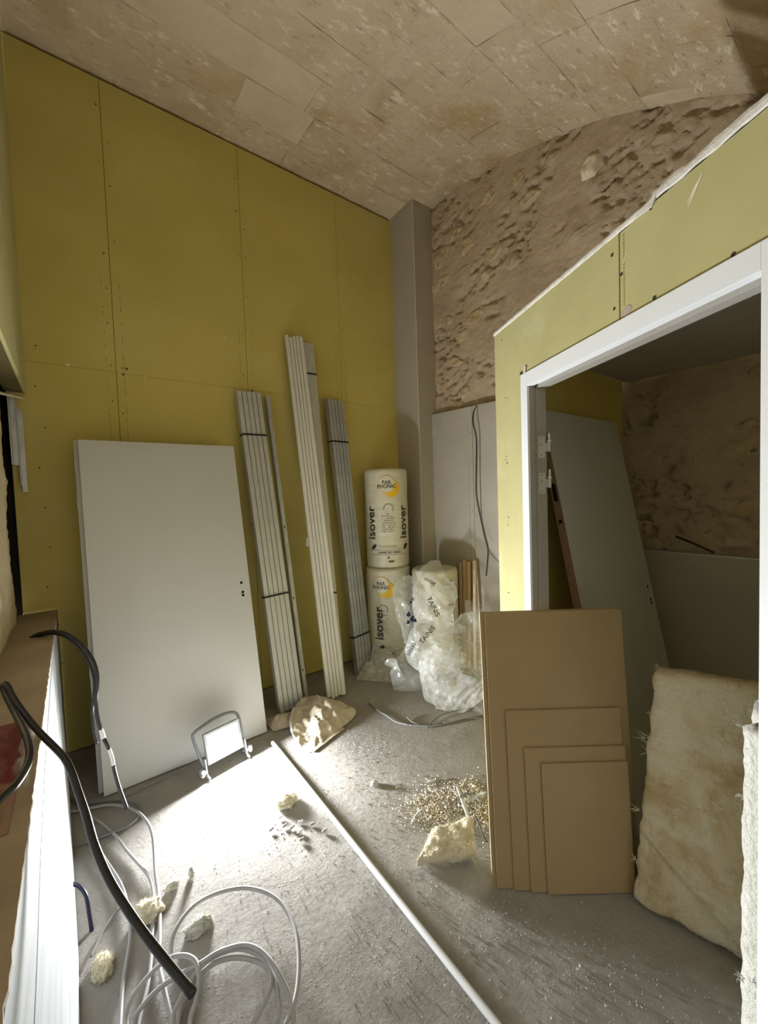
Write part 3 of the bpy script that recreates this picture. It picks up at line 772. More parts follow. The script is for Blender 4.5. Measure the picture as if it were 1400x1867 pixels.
b3 = bundle('stud_bundle', 'strapped bundle of five bluish galvanised studs leaning next to the insulation rolls', 5, .0345, .0055, .046, 2.49, (1.945, 2.985, .006), (1, .22, 0), (1.868, 3.196, 2.47), 'galva', (2.10, .33))
t1 = thing('price_tag', 'small white torn label stuck on the left edge of the tallest bundle', 'label')
q = ony(562, 988, 3.03); obox('paper', q + Vector((-.02, -.002, -.035)), (.02, -.004, 0), (0, .001, 0), (0.006, 0, .07), 'tape', t1); based(t1, q)

# white offcut angle leaning between studs and rolls
of = thing('trim_offcut', 'white angle trim offcut leaning between the blue studs and the rolls', 'offcut')
a_ = Vector((2.16, 3.06, .008)); tp = ony(680, 1062, 3.24)
def slat(a, b, wv, tv, mat, parent, nm): return obox(nm, a, b - a, wv, tv, mat, parent)
slat(a_, tp, Vector((.022, .02, .012)), Vector((.002, -.003, 0)), 'pvc', of, 'face')
slat(a_ + Vector((.006, .012, 0)), tp + Vector((.004, .006, -.02)), Vector((.004, .012, -.006)), Vector((.014, 0, 0)), 'white_metal', of, 'return')
based(of, a_)

# ================================================================== INSULATION ROLLS
def roll_body(root, c, R_, z0, z1, seed, mat='wrap'):
    bm = bmesh.new(); seg = 56; nz = 36
    rows = []
    for j in range(nz + 1):
        z = z0 + (z1 - z0) * j / nz
        t = j / nz; sh = 1 - .045 * max(0, (.03 - t) / .03) - .045 * max(0, (t - .97) / .03)
        rows.append([])
        for k in range(seg):
            an = 2 * pi * k / seg
            r_ = R_ * sh + .0035 * fbm(Vector((cos(an) * 2, sin(an) * 2, z * 9 + seed)), 4) + .0012 * sin(z * 150 + 3 * sin(an * 2 + seed))
            rows[-1].append(bm.verts.new((c[0] + r_ * cos(an), c[1] + r_ * sin(an), z)))
    for A, B in zip(rows, rows[1:]):
        for k in range(seg): bm.faces.new((A[k], A[(k + 1) % seg], B[(k + 1) % seg], B[k]))
    for rw, sgn, zz in ((rows[0], 1, z0), (rows[-1], -1, z1)):
        pr = rw
        for sc, dz in ((.8, .004), (.45, -.002), (.2, -.010)):
            cu = [bm.verts.new((c[0] + (v.co.x - c[0]) / 1 * sc / (1 if pr is rw else 1), c[1] + (v.co.y - c[1]) * sc, zz - sgn * dz)) for v in rw]
            for k in range(seg): bm.faces.new((pr[k], pr[(k + 1) % seg], cu[(k + 1) % seg], cu[k]))
            pr = cu
        bm.faces.new(pr)
    bmesh.ops.recalc_face_normals(bm, faces=bm.faces)
    return link('wrapped_body', bm, mat, root, smooth=True)
def wrap_pt(c, R_, face, ax, z): 
    an = face + ax / R_
    return Vector((c[0] + R_ * cos(an), c[1] + R_ * sin(an), z))
def wrap_text(root, txt, size, c, R_, face, ax, z, rot=0.0, mat='ink', bold=0.0, nm='lettering', align='CENTER', sx=1.0):
    cu = bpy.data.curves.new('t', 'FONT'); cu.body = txt; cu.size = size; cu.align_x = align; cu.align_y = 'CENTER'; cu.offset = bold * size; cu.resolution_u = 3
    o = bpy.data.objects.new('t', cu); COL.objects.link(o)
    dg = bpy.context.evaluated_depsgraph_get(); me = bpy.data.meshes.new_from_object(o.evaluated_get(dg))
    bpy.data.objects.remove(o)
    for v in me.vertices:
        x, y = v.co.x * sx, v.co.y
        xx, yy = x * cos(rot) - y * sin(rot), x * sin(rot) + y * cos(rot)
        v.co = wrap_pt(c, R_ + .0065, face, ax + xx, z + yy)
    me.materials.clear(); me.materials.append(M[mat])
    o = bpy.data.objects.new(nm, me); COL.objects.link(o); o.parent = root; return o
def wrap_disc(root, c, R_, face, ax, z, r0, r1, mat, nm, lift=.005, a0=0, a1=2 * pi):
    bm = bmesh.new(); seg = 36; nr = 4; prev = None
    for i in range(nr + 1):
        rr = r0 + (r1 - r0) * i / nr
        cu = [bm.verts.new(wrap_pt(c, R_ + lift, face, ax + rr * cos(a0 + (a1 - a0) * k / seg), z + rr * sin(a0 + (a1 - a0) * k / seg))) for k in range(seg + 1)]
        if prev:
            for k in range(seg): bm.faces.new((prev[k], prev[k + 1], cu[k + 1], cu[k]))
        prev = cu
    return link(nm, bm, mat, root, smooth=True)
def wrap_line(root, c, R_, face, z, x0, x1, h, mat='ink_grey', nm='printed_line', lift=.0055):
    bm = bmesh.new(); prev = None; n_ = 20
    for k in range(n_ + 1):
        a = x0 + (x1 - x0) * k / n_
        cu = (bm.verts.new(wrap_pt(c, R_ + lift, face, a, z)), bm.verts.new(wrap_pt(c, R_ + lift, face, a, z + h)))
        if prev: bm.faces.new((prev[0], cu[0], cu[1], prev[1]))
        prev = cu
    return link(nm, bm, mat, root)
CA = (2.395, 3.075); RA = .203; faceA = math.atan2(-CA[1], -CA[0])
def roll(label, c, R_, z0, z1, off, seed, iso, full=True):
    root = thing('insulation_roll', label, 'insulation', 'film-wrapped insulation rolls in the corner')
    roll_body(root, c, R_, z0, z1, seed)
    fc = math.atan2(-c[1], -c[0]) + off
    H_ = z1 - z0
    def Z(t): return z0 + H_ * t
    wrap_disc(root, c, R_, fc, .045, Z(.80), 0, .078, 'yellow_ink', 'yellow_disc', .0050)
    wrap_disc(root, c, R_, fc, .0, Z(.845), 0, .076, 'wrap', 'white_disc', .0060)
    wrap_disc(root, c, R_, fc, .0, Z(.845), .0755, .0795, 'yellow_ink', 'disc_outline', .0064)
    wrap_text(root, 'PAR', .046, c, R_ + .001, fc, .0, Z(.862), bold=.015); wrap_text(root, 'PHONIC', .046, c, R_ + .001, fc, .0, Z(.822), bold=.015)
    for ax in iso:
        wrap_text(root, 'isover', .125, c, R_, fc, ax, Z(.46), rot=pi / 2, bold=.012, nm='lettering')
        bm = bmesh.new(); pts = []
        for k in range(14):
            t = 2 * pi * k / 14; pts.append((.028 * cos(t) * (.55 if sin(t) < 0 else .8), .045 * sin(t)))
        bm.faces.new([bm.verts.new(wrap_pt(c, R_ + .0065, fc, ax + .02 + x + y * .35, Z(.215) + y * .6)) for x, y in pts]); link('leaf_emblem', bm, 'ink', root)
    wrap_disc(root, c, R_, fc, .012, Z(.60), .042, .046, 'ink', 'house_emblem', .0058, -.6, 3.3)
    wrap_line(root, c, R_, fc, Z(.225), -.09, .09, .003); wrap_line(root, c, R_, fc, Z(.21), -.09, .09, .003)
    wrap_line(root, c, R_, fc, Z(.135), -.20, .22, .003); wrap_line(root, c, R_, fc, Z(.185), -.20, .22, .003)
    wrap_text(root, 'LAINE DE VERRE', .030, c, R_, fc, .01, Z(.16), bold=.006)
    wrap_line(root, c, R_, fc, Z(.065), .0, .05, .012, 'ink', 'ink_bar'); wrap_line(root, c, R_, fc, Z(.105), -.01, .008, .012, 'ink', 'ink_bar')
    # block of small print
    rr = random.Random(seed)
    bm = bmesh.new()
    for j in range(9):
        x = -.055
        while x < .055:
            l_ = rr.uniform(.006, .022); zz = Z(.545 - j * .022)
            if rr.random() < .72:
                A = [wrap_pt(c, R_ + .0055, fc, x, zz), wrap_pt(c, R_ + .0055, fc, x + l_, zz), wrap_pt(c, R_ + .0055, fc, x + l_, zz + .006), wrap_pt(c, R_ + .0055, fc, x, zz + .006)]
                bm.faces.new([bm.verts.new(q) for q in A])
            x += l_ + .005
    tag(link('small_print', bm, 'ink_grey', root), kind='stuff')
    based(root, (c[0], c[1], z0)); return root
roll('upper cream insulation roll standing on another roll in the corner', CA, RA, .930, 1.845, .03, 1.3, (-.165, .165))
roll('lower cream insulation roll under the upper one in the corner', (2.375, 3.06), RA + .006, .004, .925, -.33, 5.1, (-.03,))
CB = (2.60, 2.655)
rb = thing('insulation_roll', 'shorter-looking cream insulation roll half covered by a clear plastic bag', 'insulation', 'film-wrapped insulation rolls in the corner')
roll_body(rb, CB, .205, .004, .925, 9.7)
fb = math.atan2(-CB[1], -CB[0])
wrap_line(rb, CB, .205, fb, .80, .10, .20, .003); wrap_line(rb, CB, .205, fb, .83, .14, .17, .010, 'ink', 'ink_bar'); wrap_disc(rb, CB, .205, fb, .15, .745, .020, .023, 'ink', 'round_emblem', .0058)
wrap_line(rb, CB, .205, fb, .66, .13, .19, .003); wrap_line(rb, CB, .205, fb, .62, .12, .20, .012, 'ink', 'ink_bar')
based(rb, (CB[0], CB[1], .004))

# pine battens
for i, (px, ph, top, lab) in enumerate(((839, 0, 1022, 'thin pine batten, leftmost of the bundle right of the rolls'), (846, 1, 1017, 'thin pine batten, second of the bundle, with the highest end'), (853, 2, 1020, 'thin pine batten in the middle of the small bundle'), (864, 3, 1018, 'thin pine batten standing slightly apart on the right of the bundle'))):
    tpp = onx(px, top + 4, 2.895); ft = Vector((2.815, tpp.y - .045, .004))
    bt = thing('pine_batten', lab, 'batten', 'pine battens against the far wall')
    d_ = tpp - ft
    obox('stick', ft, d_, Vector((0, -.030, .002)), Vector((-.018, 0, 0)), 'batten', bt, .0015)
    based(bt, ft)

# cables hanging on the far board
c1 = tag(tube('hanging_cable', [onx(px, py, 2.918) for px, py in ((868, 741), (863, 752), (862, 772), (868, 800), (868, 850), (868, 900), (874, 935), (882, 970), (889, 1000), (888, 1025), (886, 1050))], .0042, 'black_cable'), 'black cable hanging over the top of the far grey board', 'cable')
c2 = tag(tube('hanging_cable', [onx(px, py, 2.921) for px, py in ((870, 741), (870, 760), (874, 790), (875, 880), (878, 950), (884, 985), (895, 1010), (912, 1028))], .0026, 'dim_cable'), 'thinner grey cable hanging beside the black one and curling right', 'cable')

# ================================================================== FIBREBOARD SHEETS
E1 = Vector((.787, -.617, 0)).normalized(); E2 = Vector((.617, .787, 0))   # along sheets / away from camera
def sheet(label, s0, s1, h, back, lean, t=.008):
    """foot line starts at (1.254,.992); s along E1"""
    o = Vector((1.254, .992, .003)) + E1 * s0 + E2 * back
    root = thing('fibreboard_sheet', label, 'board', 'brown fibreboard sheets leaning on the door jamb')
    bm = bmesh.new(); ht = sqrt(h * h - lean * lean)
    fs = obox_bm(bm, (0, 0, 0), E1 * (s1 - s0), E2 * t, E2 * lean + Vector((0, 0, ht)))
    bmesh.ops.recalc_face_normals(bm, faces=bm.faces)
    for f_ in bm.faces:
        if f_.calc_area() < (s1 - s0) * t * 1.5 or f_.calc_area() < h * t * 1.5: f_.material_index = 1
    p_ = link('panel', bm, ['mdf', 'mdf_edge'], root); root.location = o
    return root
sheet('largest brown fibreboard sheet at the back, its pale left edge lit', 0, .59, 1.100, .034, .118)
sheet('second large brown sheet set a little right of the rearmost', .018, .59, 1.098, .024, .117)
sheet('brown sheet of medium height, third from the back', .085, .55, .700, .014, .072)
sheet('lower brown sheet second from the front of the stack', .150, .555, .555, .004, .055)
sheet('smallest brown fibreboard sheet at the front of the stack', .212, .555, .500, -.007, .048)

# ================================================================== GLASS WOOL
def wool_slab(name, label, fn, nu, nv, mat, amp, seed, tufts=()):
    bm = bmesh.new(); grid_surface(bm, nu, nv, fn); return bm
def slab_bm(p00, p10, p01, p11, thick, nu=46, nv=70, amp=.012, seed=0, folds=()):
    """bilinear face, closed slab with rounded ragged edges"""
    bm = bmesh.new()
    N_ = (Vector(p10) - Vector(p00)).cross(Vector(p01) - Vector(p00)).normalized()
    def P(u, v, side):
        b = (Vector(p00) * (1 - u) + Vector(p10) * u) * (1 - v) + (Vector(p01) * (1 - u) + Vector(p11) * u) * v
        e = min(u, 1 - u) * (Vector(p10) - Vector(p00)).length; e2 = min(v, 1 - v) * (Vector(p01) - Vector(p00)).length
        k = min(1, e / .03) ** .5 * min(1, e2 / .03) ** .5
        d = amp * fbm(b * 6 + Vector((seed, 0, 0)), 4) + amp * .5 * fbm(b * 24 + Vector((seed, 3, 0)), 3)
        for (u0, v0, u1, v1, dp) in folds:
            dd = abs((v - v0) - (v1 - v0) * (u - u0) / (u1 - u0)); d -= dp * math.exp(-(dd / .012) ** 2)
        edge = Vector((fbm(b * 16 + Vector((1, seed, 0)), 4), fbm(b * 16 + Vector((7, seed, 3)), 4), fbm(b * 16 + Vector((2, seed, 9)), 3))) * (.008 if min(e, e2) < .02 else .0)
        return b + edge + N_ * ((thick * .5 * (.55 + .45 * k) + d) if side else -(thick * .5 * (.55 + .45 * k)))
    A = grid_surface(bm, nu, nv, lambda u, v: P(u, v, 1)); B = grid_surface(bm, nu, nv, lambda u, v: P(u, v, 0))
    def strip(a, b):
        for k in range(len(a) - 1): bm.faces.new((a[k], b[k], b[k + 1], a[k + 1]))
    strip([r[0] for r in A], [r[0] for r in B]); strip([r[-1] for r in A], [r[-1] for r in B]); strip(A[0], B[0]); strip(A[-1], B[-1])
    bmesh.ops.recalc_face_normals(bm, faces=bm.faces); return bm
def tuft_bm(bm, p, d, n_, ln, seed, r=.0005, spread=.7):
    rg = random.Random(seed)
    for _ in range(n_):
        dv = (Vector(d).normalized() + Vector((rg.uniform(-1, 1), rg.uniform(-1, 1), rg.uniform(-1, 1))) * spread).normalized(); l_ = ln * rg.uniform(.4, 1.1)
        a = Vector(p) + Vector((rg.uniform(-1, 1), rg.uniform(-1, 1), rg.uniform(-1, 1))) * ln * .25
        c_ = Vector((rg.uniform(-1, 1), rg.uniform(-1, 1), rg.uniform(-1, 1))) * l_ * .25
        tube_bm(bm, [a, a + dv * l_ * .4 + c_ * .6, a + dv * l_ * .75 + c_, a + dv * l_], lambda t: r * (3.2 - 3.0 * t) , 4, False)
def fuzz(bm_src, n_, ln, seed, r=.0005):
    """short fibres over an existing wool mesh"""
    rg = random.Random(seed); bm = bmesh.new(); bm_src.faces.ensure_lookup_table(); fs = bm_src.faces
    for _ in range(n_):
        f_ = fs[rg.randrange(len(fs))]; p = f_.calc_center_median(); nn = f_.normal
        dv = (nn * .8 + Vector((rg.uniform(-1, 1), rg.uniform(-1, 1), rg.uniform(-1, 1)))).normalized(); l_ = ln * rg.uniform(.3, 1)
        s_ = dv.cross(Vector((.3, .5, .8))).normalized() * r
        c_ = Vector((rg.uniform(-1, 1), rg.uniform(-1, 1), rg.uniform(-1, 1))) * l_ * .3
        a, b, c = p, p + dv * l_ * .55 + c_, p + dv * l_
        v = [bm.verts.new(q) for q in (a - s_, a + s_, b + s_ * .7, b - s_ * .7, c)]
        bm.faces.new(v[:4]); bm.faces.new((v[3], v[2], v[4]))
    return bm
bt1 = thing('insulation_batt', 'tall yellow glass wool slab standing upright in the closet doorway', 'insulation')
bm = slab_bm((1.672, .640, .012), (1.735, .235, .012), (1.735, .585, .915), (1.86, .235, .925), .085, seed=3.3, amp=.008,
             folds=((0, .30, 1, -.05, .016), (0, .42, .5, .33, .010), (0, .62, .4, .60, .006)))
fz = fuzz(bm, 9000, .016, 5)
link('wool_body', bm, 'wool', bt1, smooth=True)
for (px, py, d_, k, ln) in ((1200, 1222, 1.60, (-.3, .3, .9), .040), (1178, 1345, 1.56, (-.7, .5, .4), .045), (1190, 1375, 1.55, (-.4, .5, .3), .05), (1163, 1475, 1.55, (-.9, .3, .3), .028), (1160, 1565, 1.53, (-.8, .4, .2), .030), (1186, 1300, 1.57, (-.7, .5, .2), .02)):
    tuft_bm(fz, dep(px, py, d_), k, 9, ln, px)
tag(link('loose_fibres', fz, 'wool', bt1), kind='stuff')
based(bt1, (1.70, .44, .012))
bt2 = thing('insulation_batt', 'rolled-up white glass wool batt standing just behind the right door jamb', 'insulation')
bm = bmesh.new(); CR = Vector((1.436, .152, 0)); TR = .172
def spiral(t, z, inner):
    an = 2.55 + t * 2 * pi * 1.75; r_ = TR - .082 * (t * 1.75) * (1) - (.052 if inner else 0)
    r_ = max(r_, .02)
    q = Vector((cos(an), sin(an), 0)); p = CR + q * r_ + Vector((0, 0, z))
    return p + q * (.006 * fbm(p * 12, 4) + .004 * fbm(p * 40, 3)) + Vector((0, 0, .008 * fbm(p * 15 + Vector((5, 5, 5)), 3)))
nu, nv = 90, 60
A = grid_surface(bm, nu, nv, lambda u, v: spiral(u, .01 + 1.0 * v, False)); B = grid_surface(bm, nu, nv, lambda u, v: spiral(u, .01 + 1.0 * v, True))
for r1_, r2_ in (([r[0] for r in A], [r[0] for r in B]), ([r[-1] for r in A], [r[-1] for r in B]), (A[0], B[0]), (A[-1], B[-1])):
    for k in range(len(r1_) - 1): bm.faces.new((r1_[k], r2_[k], r2_[k + 1], r1_[k + 1]))
bmesh.ops.recalc_face_normals(bm, faces=bm.faces)
fz = fuzz(bm, 5000, .016, 8)
link('wool_body', bm, 'wool_white', bt2, smooth=True)
for (px, py, d_) in ((1345, 1320, 1.05), (1347, 1450, 1.04), (1347, 1785, 1.02)):
    tuft_bm(fz, dep(px + 6, py, d_), (-.8, .6, .3), 9, .020, py, spread=.35)
tag(link('loose_fibres', fz, 'wool_white', bt2), kind='stuff')
based(bt2, (CR.x, CR.y, .01))

# ================================================================== WORK LAMP
LC = Vector((.655, 2.522, .152)); yaw = math.atan2(.11, .54); tilt = radians(15.5)
LX = Vector((cos(yaw), sin(yaw), 0)); LNf = Vector((sin(yaw) * cos(tilt), -cos(yaw) * cos(tilt), sin(tilt))); LU = LX.cross(LNf) * -1
if LU.z < 0: LU = -LU
def lp(x, u, n_): return LC + LX * x + LU * u + LNf * n_
lamp = thing('work_lamp', 'switched-on LED work lamp with a tube handle on the floor before the white door', 'lamp')
W2, H2 = .112, .086
def lbox_bm(bm, x0, x1, u0, u1, n0, n1): obox_bm(bm, lp(x0, u0, n0), LX * (x1 - x0), LU * (u1 - u0), LNf * (n1 - n0))
bm = bmesh.new(); lbox_bm(bm, -W2, W2, -H2, H2, -.022, -.002); bmesh.ops.recalc_face_normals(bm, faces=bm.faces); hous = link('housing', bm, 'lamp_body', lamp, bevel=.004)
for k in range(9):
    x = -.08 + k * .02; bm = bmesh.new(); lbox_bm(bm, x - .0015, x + .0015, -.06, .06, -.040, -.0221); link('cooling_fin', bm, 'lamp_body', hous)
bm = bmesh.new()
for (a, b, c, d) in ((-W2, W2, H2 - .016, H2), (-W2, W2, -H2, -H2 + .016), (-W2, -W2 + .016, -H2 + .0161, H2 - .0161), (W2 - .016, W2, -H2 + .0161, H2 - .0161)): lbox_bm(bm, a, b, c, d, -.0018, .007)
bmesh.ops.recalc_face_normals(bm, faces=bm.faces); link('bezel', bm, 'lamp_body', lamp, bevel=.002)
bm = bmesh.new(); lbox_bm(bm, -W2 + .0162, W2 - .0162, -H2 + .0162, H2 - .0162, -.0015, .0015); link('light_panel', bm, 'led', lamp)
hd = [lp(-W2 - .014, -.095, -.018), lp(-W2 - .032, .0, -.03), lp(-W2 - .040, .075, -.045), lp(-W2 - .028, .105, -.05), lp(-.05, .128, -.055), lp(.02, .135, -.055), lp(W2 - .02, .128, -.05), lp(W2 + .018, .100, -.04), lp(W2 + .020, .02, -.025), lp(W2 + .014, -.095, -.018)]
tube('handle', hd, .0085, 'lamp_tube', lamp, 8, 12)
for sx in (-1, 1):
    xo = W2 + .014
    bm = bmesh.new(); lbox_bm(bm, sx * xo - .004, sx * xo + .004, -.122, -.045, -.014, .010); bmesh.ops.recalc_face_normals(bm, faces=bm.faces); link('bracket', bm, 'lamp_body', lamp, bevel=.002)
    cyl('pivot_bolt', lp(sx * (xo + .0045), -.112, .0), lp(sx * (xo + .012), -.112, .0), .012, 'lamp_body', lamp)
    bm = bmesh.new(); p0 = lp(sx * (xo + .0125), -.112, .0); ax_ = LX * sx; rows = []
    for i, (t_, r_) in enumerate(((0, .016), (.004, .021), (.018, .021), (.023, .016))):
        rows.append([bm.verts.new(p0 + ax_ * t_ + (LU * cos(2 * pi * k / 28) + LNf * sin(2 * pi * k / 28)) * r_ * (1 + .13 * cos(7 * 2 * pi * k / 28))) for k in range(28)])
    for A, B in zip(rows, rows[1:]):
        for k in range(28): bm.faces.new((A[k], A[(k + 1) % 28], B[(k + 1) % 28], B[k]))
    bm.faces.new(rows[0][::-1]); bm.faces.new(rows[-1]); bmesh.ops.recalc_face_normals(bm, faces=bm.faces); link('knob', bm, 'galva', lamp)
    ft = lp(sx * xo, -.112, 0); base = Vector((ft.x, ft.y, .009))
    tube('foot', [ft, base.lerp(ft, .4) + Vector((.002, -.012, 0)), base + Vector((.010, -.032, 0))], .0075, 'lamp_tube', lamp, 6, 10)
    tube('rear_foot', [ft + Vector((0, .012, 0)), base + Vector((-.004, .05, .004)), base + Vector((-.008, .085, 0))], .0075, 'lamp_tube', lamp, 6, 10)
based(lamp, (LC.x, LC.y, 0))
ad = bpy.data.lights.new('work_lamp_light', 'AREA'); ad.shape = 'RECTANGLE'; ad.size = 2 * W2 - .036; ad.size_y = 2 * H2 - .036; ad.energy = LAMP_POWER; ad.color = LAMP_COLOR
ao = bpy.data.objects.new('work_lamp_light', ad); COL.objects.link(ao)
mm = Matrix((LX, LNf.cross(LX), LNf)).transposed().to_4x4()
# area light shines along its local -Z
mm = Matrix((LX, (-LNf).cross(LX), -LNf * -1)).transposed().to_4x4()
zax = -LNf; xax = LX; yax = zax.cross(xax)
mm = Matrix((xax, yax, zax)).transposed().to_4x4(); mm.translation = lp(0, 0, .0085); ao.matrix_world = mm
tag(tube('lamp_cord', [lp(-.06, -.05, -.045), onz(352, 1392, .02), onz(300, 1418, .006), onz(262, 1436, .006), onz(230, 1452, .006), onz(190, 1466, .006), onz(150, 1470, .006), onz(120, 1450, .006)], .0045, 'dim_cable'), 'dark power cord running along the foot of the white door', 'cord')

# ================================================================== CABLES ON THE LEFT
def fp(pts, z=.006): return [onz(px, py, z if not isinstance(z, (list, tuple)) else z[i]) for i, (px, py) in enumerate(pts)]
tag(tube('floor_cable', fp([(120, 1452), (159, 1463), (203, 1459), (236, 1461), (253, 1470), (252, 1488), (234, 1506), (205, 1518), (172, 1530), (140, 1541), (118, 1548)], .012), .0065, 'dim_cable', n=8), 'grey cable loop on the floor beside the door, coloured darker for the shade', 'cable')  # shade beside the door is painted in as a darker sheath
tag(tube('floor_cable', fp([(118, 1482), (160, 1475), (196, 1468), (227, 1471), (253, 1482), (270, 1501), (278, 1523), (281, 1554), (283, 1588), (288, 1623), (291, 1659), (291, 1707), (290, 1755), (296, 1789), (306, 1830), (322, 1900)], [.008, .008, .012, .02, .04, .055, .05, .03, .015, .01, .01, .01, .01, .01, .01, .01]), .0068, 'white_cable'), 'pale grey cable running down the floor, rightmost of the long runs', 'cable')
tag(tube('floor_cable', fp([(140, 1470), (167, 1489), (189, 1504), (210, 1523), (232, 1552), (253, 1576), (272, 1600), (279, 1626), (281, 1660), (277, 1707), (275, 1755), (268, 1803), (256, 1850), (240, 1930)], .010), .0062, 'white_cable'), 'pale grey cable joining the rightmost run beside the wool tuft', 'cable')
tag(tube('floor_cable', fp([(170, 1520), (186, 1556), (203, 1583), (220, 1611), (230, 1640), (237, 1683), (236, 1720), (229, 1760), (223, 1803), (219, 1867), (214, 1930)], .010), .0058, 'white_cable'), 'pale grey cable nearest to the white ledge', 'cable')
tag(tube('floor_cable', fp([(232, 1650), (212, 1662), (192, 1690), (178, 1716), (165, 1745)], .006), .0035, 'dim_cable'), 'thin dark wire lying between the ledge and the cables', 'cable')
coil = [(311, 1752, .03), (314, 1711, .05), (332, 1675, .055), (361, 1646, .055), (400, 1627, .05), (443, 1619, .045), (479, 1625, .045), (507, 1641, .045), (527, 1668, .045), (541, 1707, .045), (545, 1750, .04), (543, 1793, .035), (536, 1829, .03), (521, 1867, .02), (485, 1935, .01), (400, 1965, .01),
        (335, 1930, .02), (314, 1867, .03), (325, 1829, .035), (343, 1796, .04), (368, 1761, .045), (400, 1739, .045), (436, 1730, .045), (468, 1739, .04), (486, 1757, .035), (495, 1786, .03), (489, 1814, .025), (475, 1843, .02), (461, 1867, .012), (420, 1930, .01), (330, 1960, .01), (262, 1920, .015),
        (243, 1867, .02), (264, 1829, .03), (293, 1800, .035), (327, 1777, .04), (364, 1757, .05), (400, 1735, .057), (443, 1723, .058), (473, 1732, .055), (497, 1757, .05), (514, 1786, .04), (529, 1821, .03), (534, 1867, .02), (510, 1960, .01), (380, 2010, .01), (250, 1960, .015),
        (229, 1867, .03), (236, 1829, .04), (257, 1796, .05), (286, 1764, .055), (311, 1746, .06), (336, 1742, .06), (354, 1750, .055), (361, 1768, .05), (362, 1790, .04), (357, 1825, .02), (346, 1867, .01), (360, 1940, .008), (450, 1950, .008),
        (505, 1867, .015), (507, 1821, .02), (500, 1786, .025), (482, 1761, .03), (450, 1748, .033), (414, 1748, .033), (379, 1764, .03), (345, 1800, .02), (328, 1840, .012), (318, 1900, .008)]
tag(tube('cable_coil', [onz(a, b, c) for a, b, c in coil], .0075, 'white_cable', n=7, seg=8), 'loosely coiled grey cable in the foreground of the floor', 'cable')
thick = [(-40, 1500, .80), (0, 1457, .86), (28, 1431, .90), (50, 1394, .97), (54, 1365, 1.01), (45, 1334, 1.06), (28, 1300, 1.13), (11, 1266, 1.16), (6, 1248, 1.165), (14, 1252, 1.165), (24, 1272, 1.16), (47, 1305, 1.14), (71, 1334, 1.12), (97, 1360, 1.10), (118, 1383, 1.08), (131, 1409, 1.06), (142, 1442, 1.04), (157, 1487, 1.0), (172, 1540, .96), (196, 1597, .92), (227, 1650, .88), (263, 1702, .84), (303, 1753, .80), (351, 1812, .75)]
tag(tube('thick_cable', [dep(a, b, c) for a, b, c in thick], .0086, 'black_cable', n=6, seg=14), 'thick black cable looping off the ledge and hanging over the floor', 'cable')
th1 = [(47, 1170, 2.06), (62, 1159, 2.04), (84, 1152, 2.02), (105, 1151, 2.0), (127, 1159, 1.98), (150, 1177, 1.97), (169, 1203, 1.96), (177, 1229, 1.95), (177, 1255, 1.94), (175, 1281, 1.94), (178, 1309, 1.93), (184, 1330, 1.93)]
hc = thing('thin_cable', 'thin black cable with white taped end arching off the ledge', 'cable')
tube('cable', [dep(*q) for q in th1], .0085, 'black_cable', hc)
tube('second_strand', [dep(a - (2 + 5 * min(1, max(0, i - 4) / 5)), b + 5 + max(0, 3 * (i - 4)), c + .02) for i, (a, b, c) in enumerate(th1)], .0070, 'black_cable', hc)
tube('tape', [dep(*q) for q in ((184, 1330, 1.93), (187, 1339, 1.93), (189, 1346, 1.93))], .0098, 'tape', hc)
tube('cable', [dep(*q) for q in ((189, 1346, 1.93), (194, 1356, 1.92), (199, 1366, 1.92))], .0085, 'black_cable', hc)
tube('tape', [dep(*q) for q in ((199, 1366, 1.92), (204, 1380, 1.92), (207, 1396, 1.91))], .0078, 'tape', hc)
tube('cable', [dep(*q) for q in ((207, 1396, 1.91), (211, 1414, 1.91), (218, 1438, 1.90), (226, 1460, 1.90), (231, 1474, 1.90))], .0082, 'black_cable', hc)
based(hc, dep(47, 1170, 2.06))
tag(tube('thin_cable', [dep(*q) for q in ((126, 1612, 1.625), (134, 1612, 1.62), (145, 1617, 1.60), (157, 1634, 1.58), (163, 1668, 1.56), (168, 1700, 1.54), (172, 1730, 1.53), (171, 1750, 1.52))], .0072, 'blue_cable'), 'short dark blue cable end poking out low from the white ledge', 'cable')

# red sack on the ledge
rsk = thing('plaster_sack', 'crumpled red and beige sack lying on the ledge under the thick cable', 'sack')
bm = bmesh.new()
def sackf(u, v):
    y = 1.10 + .56 * u; x = -.272 + .135 * v
    hh = .018 * (sin(pi * min(1, max(0, u))) ** .5) * (sin(pi * v) ** .5)
    p = Vector((x, y, 0)); d = .007 * fbm(p * 18, 4) * min(1, 4 * sin(pi * u)) * sin(pi * v)
    return Vector((x + .004 * fbm(p * 10, 2), y, .9535 + hh + d + .001))
grid_surface(bm, 40, 18, sackf); bm.faces.new([bm.verts.new(q) for q in ((-.272, 1.10, .954), (-.137, 1.10, .954), (-.137, 1.66, .954), (-.272, 1.66, .954))])
link('sack_body', bm, 'red_sack', rsk, smooth=True); based(rsk, (-.2, 1.38, .954))
fl = thing('film_scrap', 'crinkled clear film strip between the red sack and the ledge edge', 'plastic film')
bm = bmesh.new(); grid_surface(bm, 26, 8, lambda u, v: Vector((-.145 + .026 * v + .006 * sin(u * 17), 1.25 + .32 * u, .957 + .038 * sin(pi * v) * (.6 + .4 * sin(9 * u)) + .006 * fbm(Vector((u * 14, v * 4, 2)), 3))))
link('film', bm, 'film', fl, smooth=True); based(fl, (-.12, 1.4, .957))

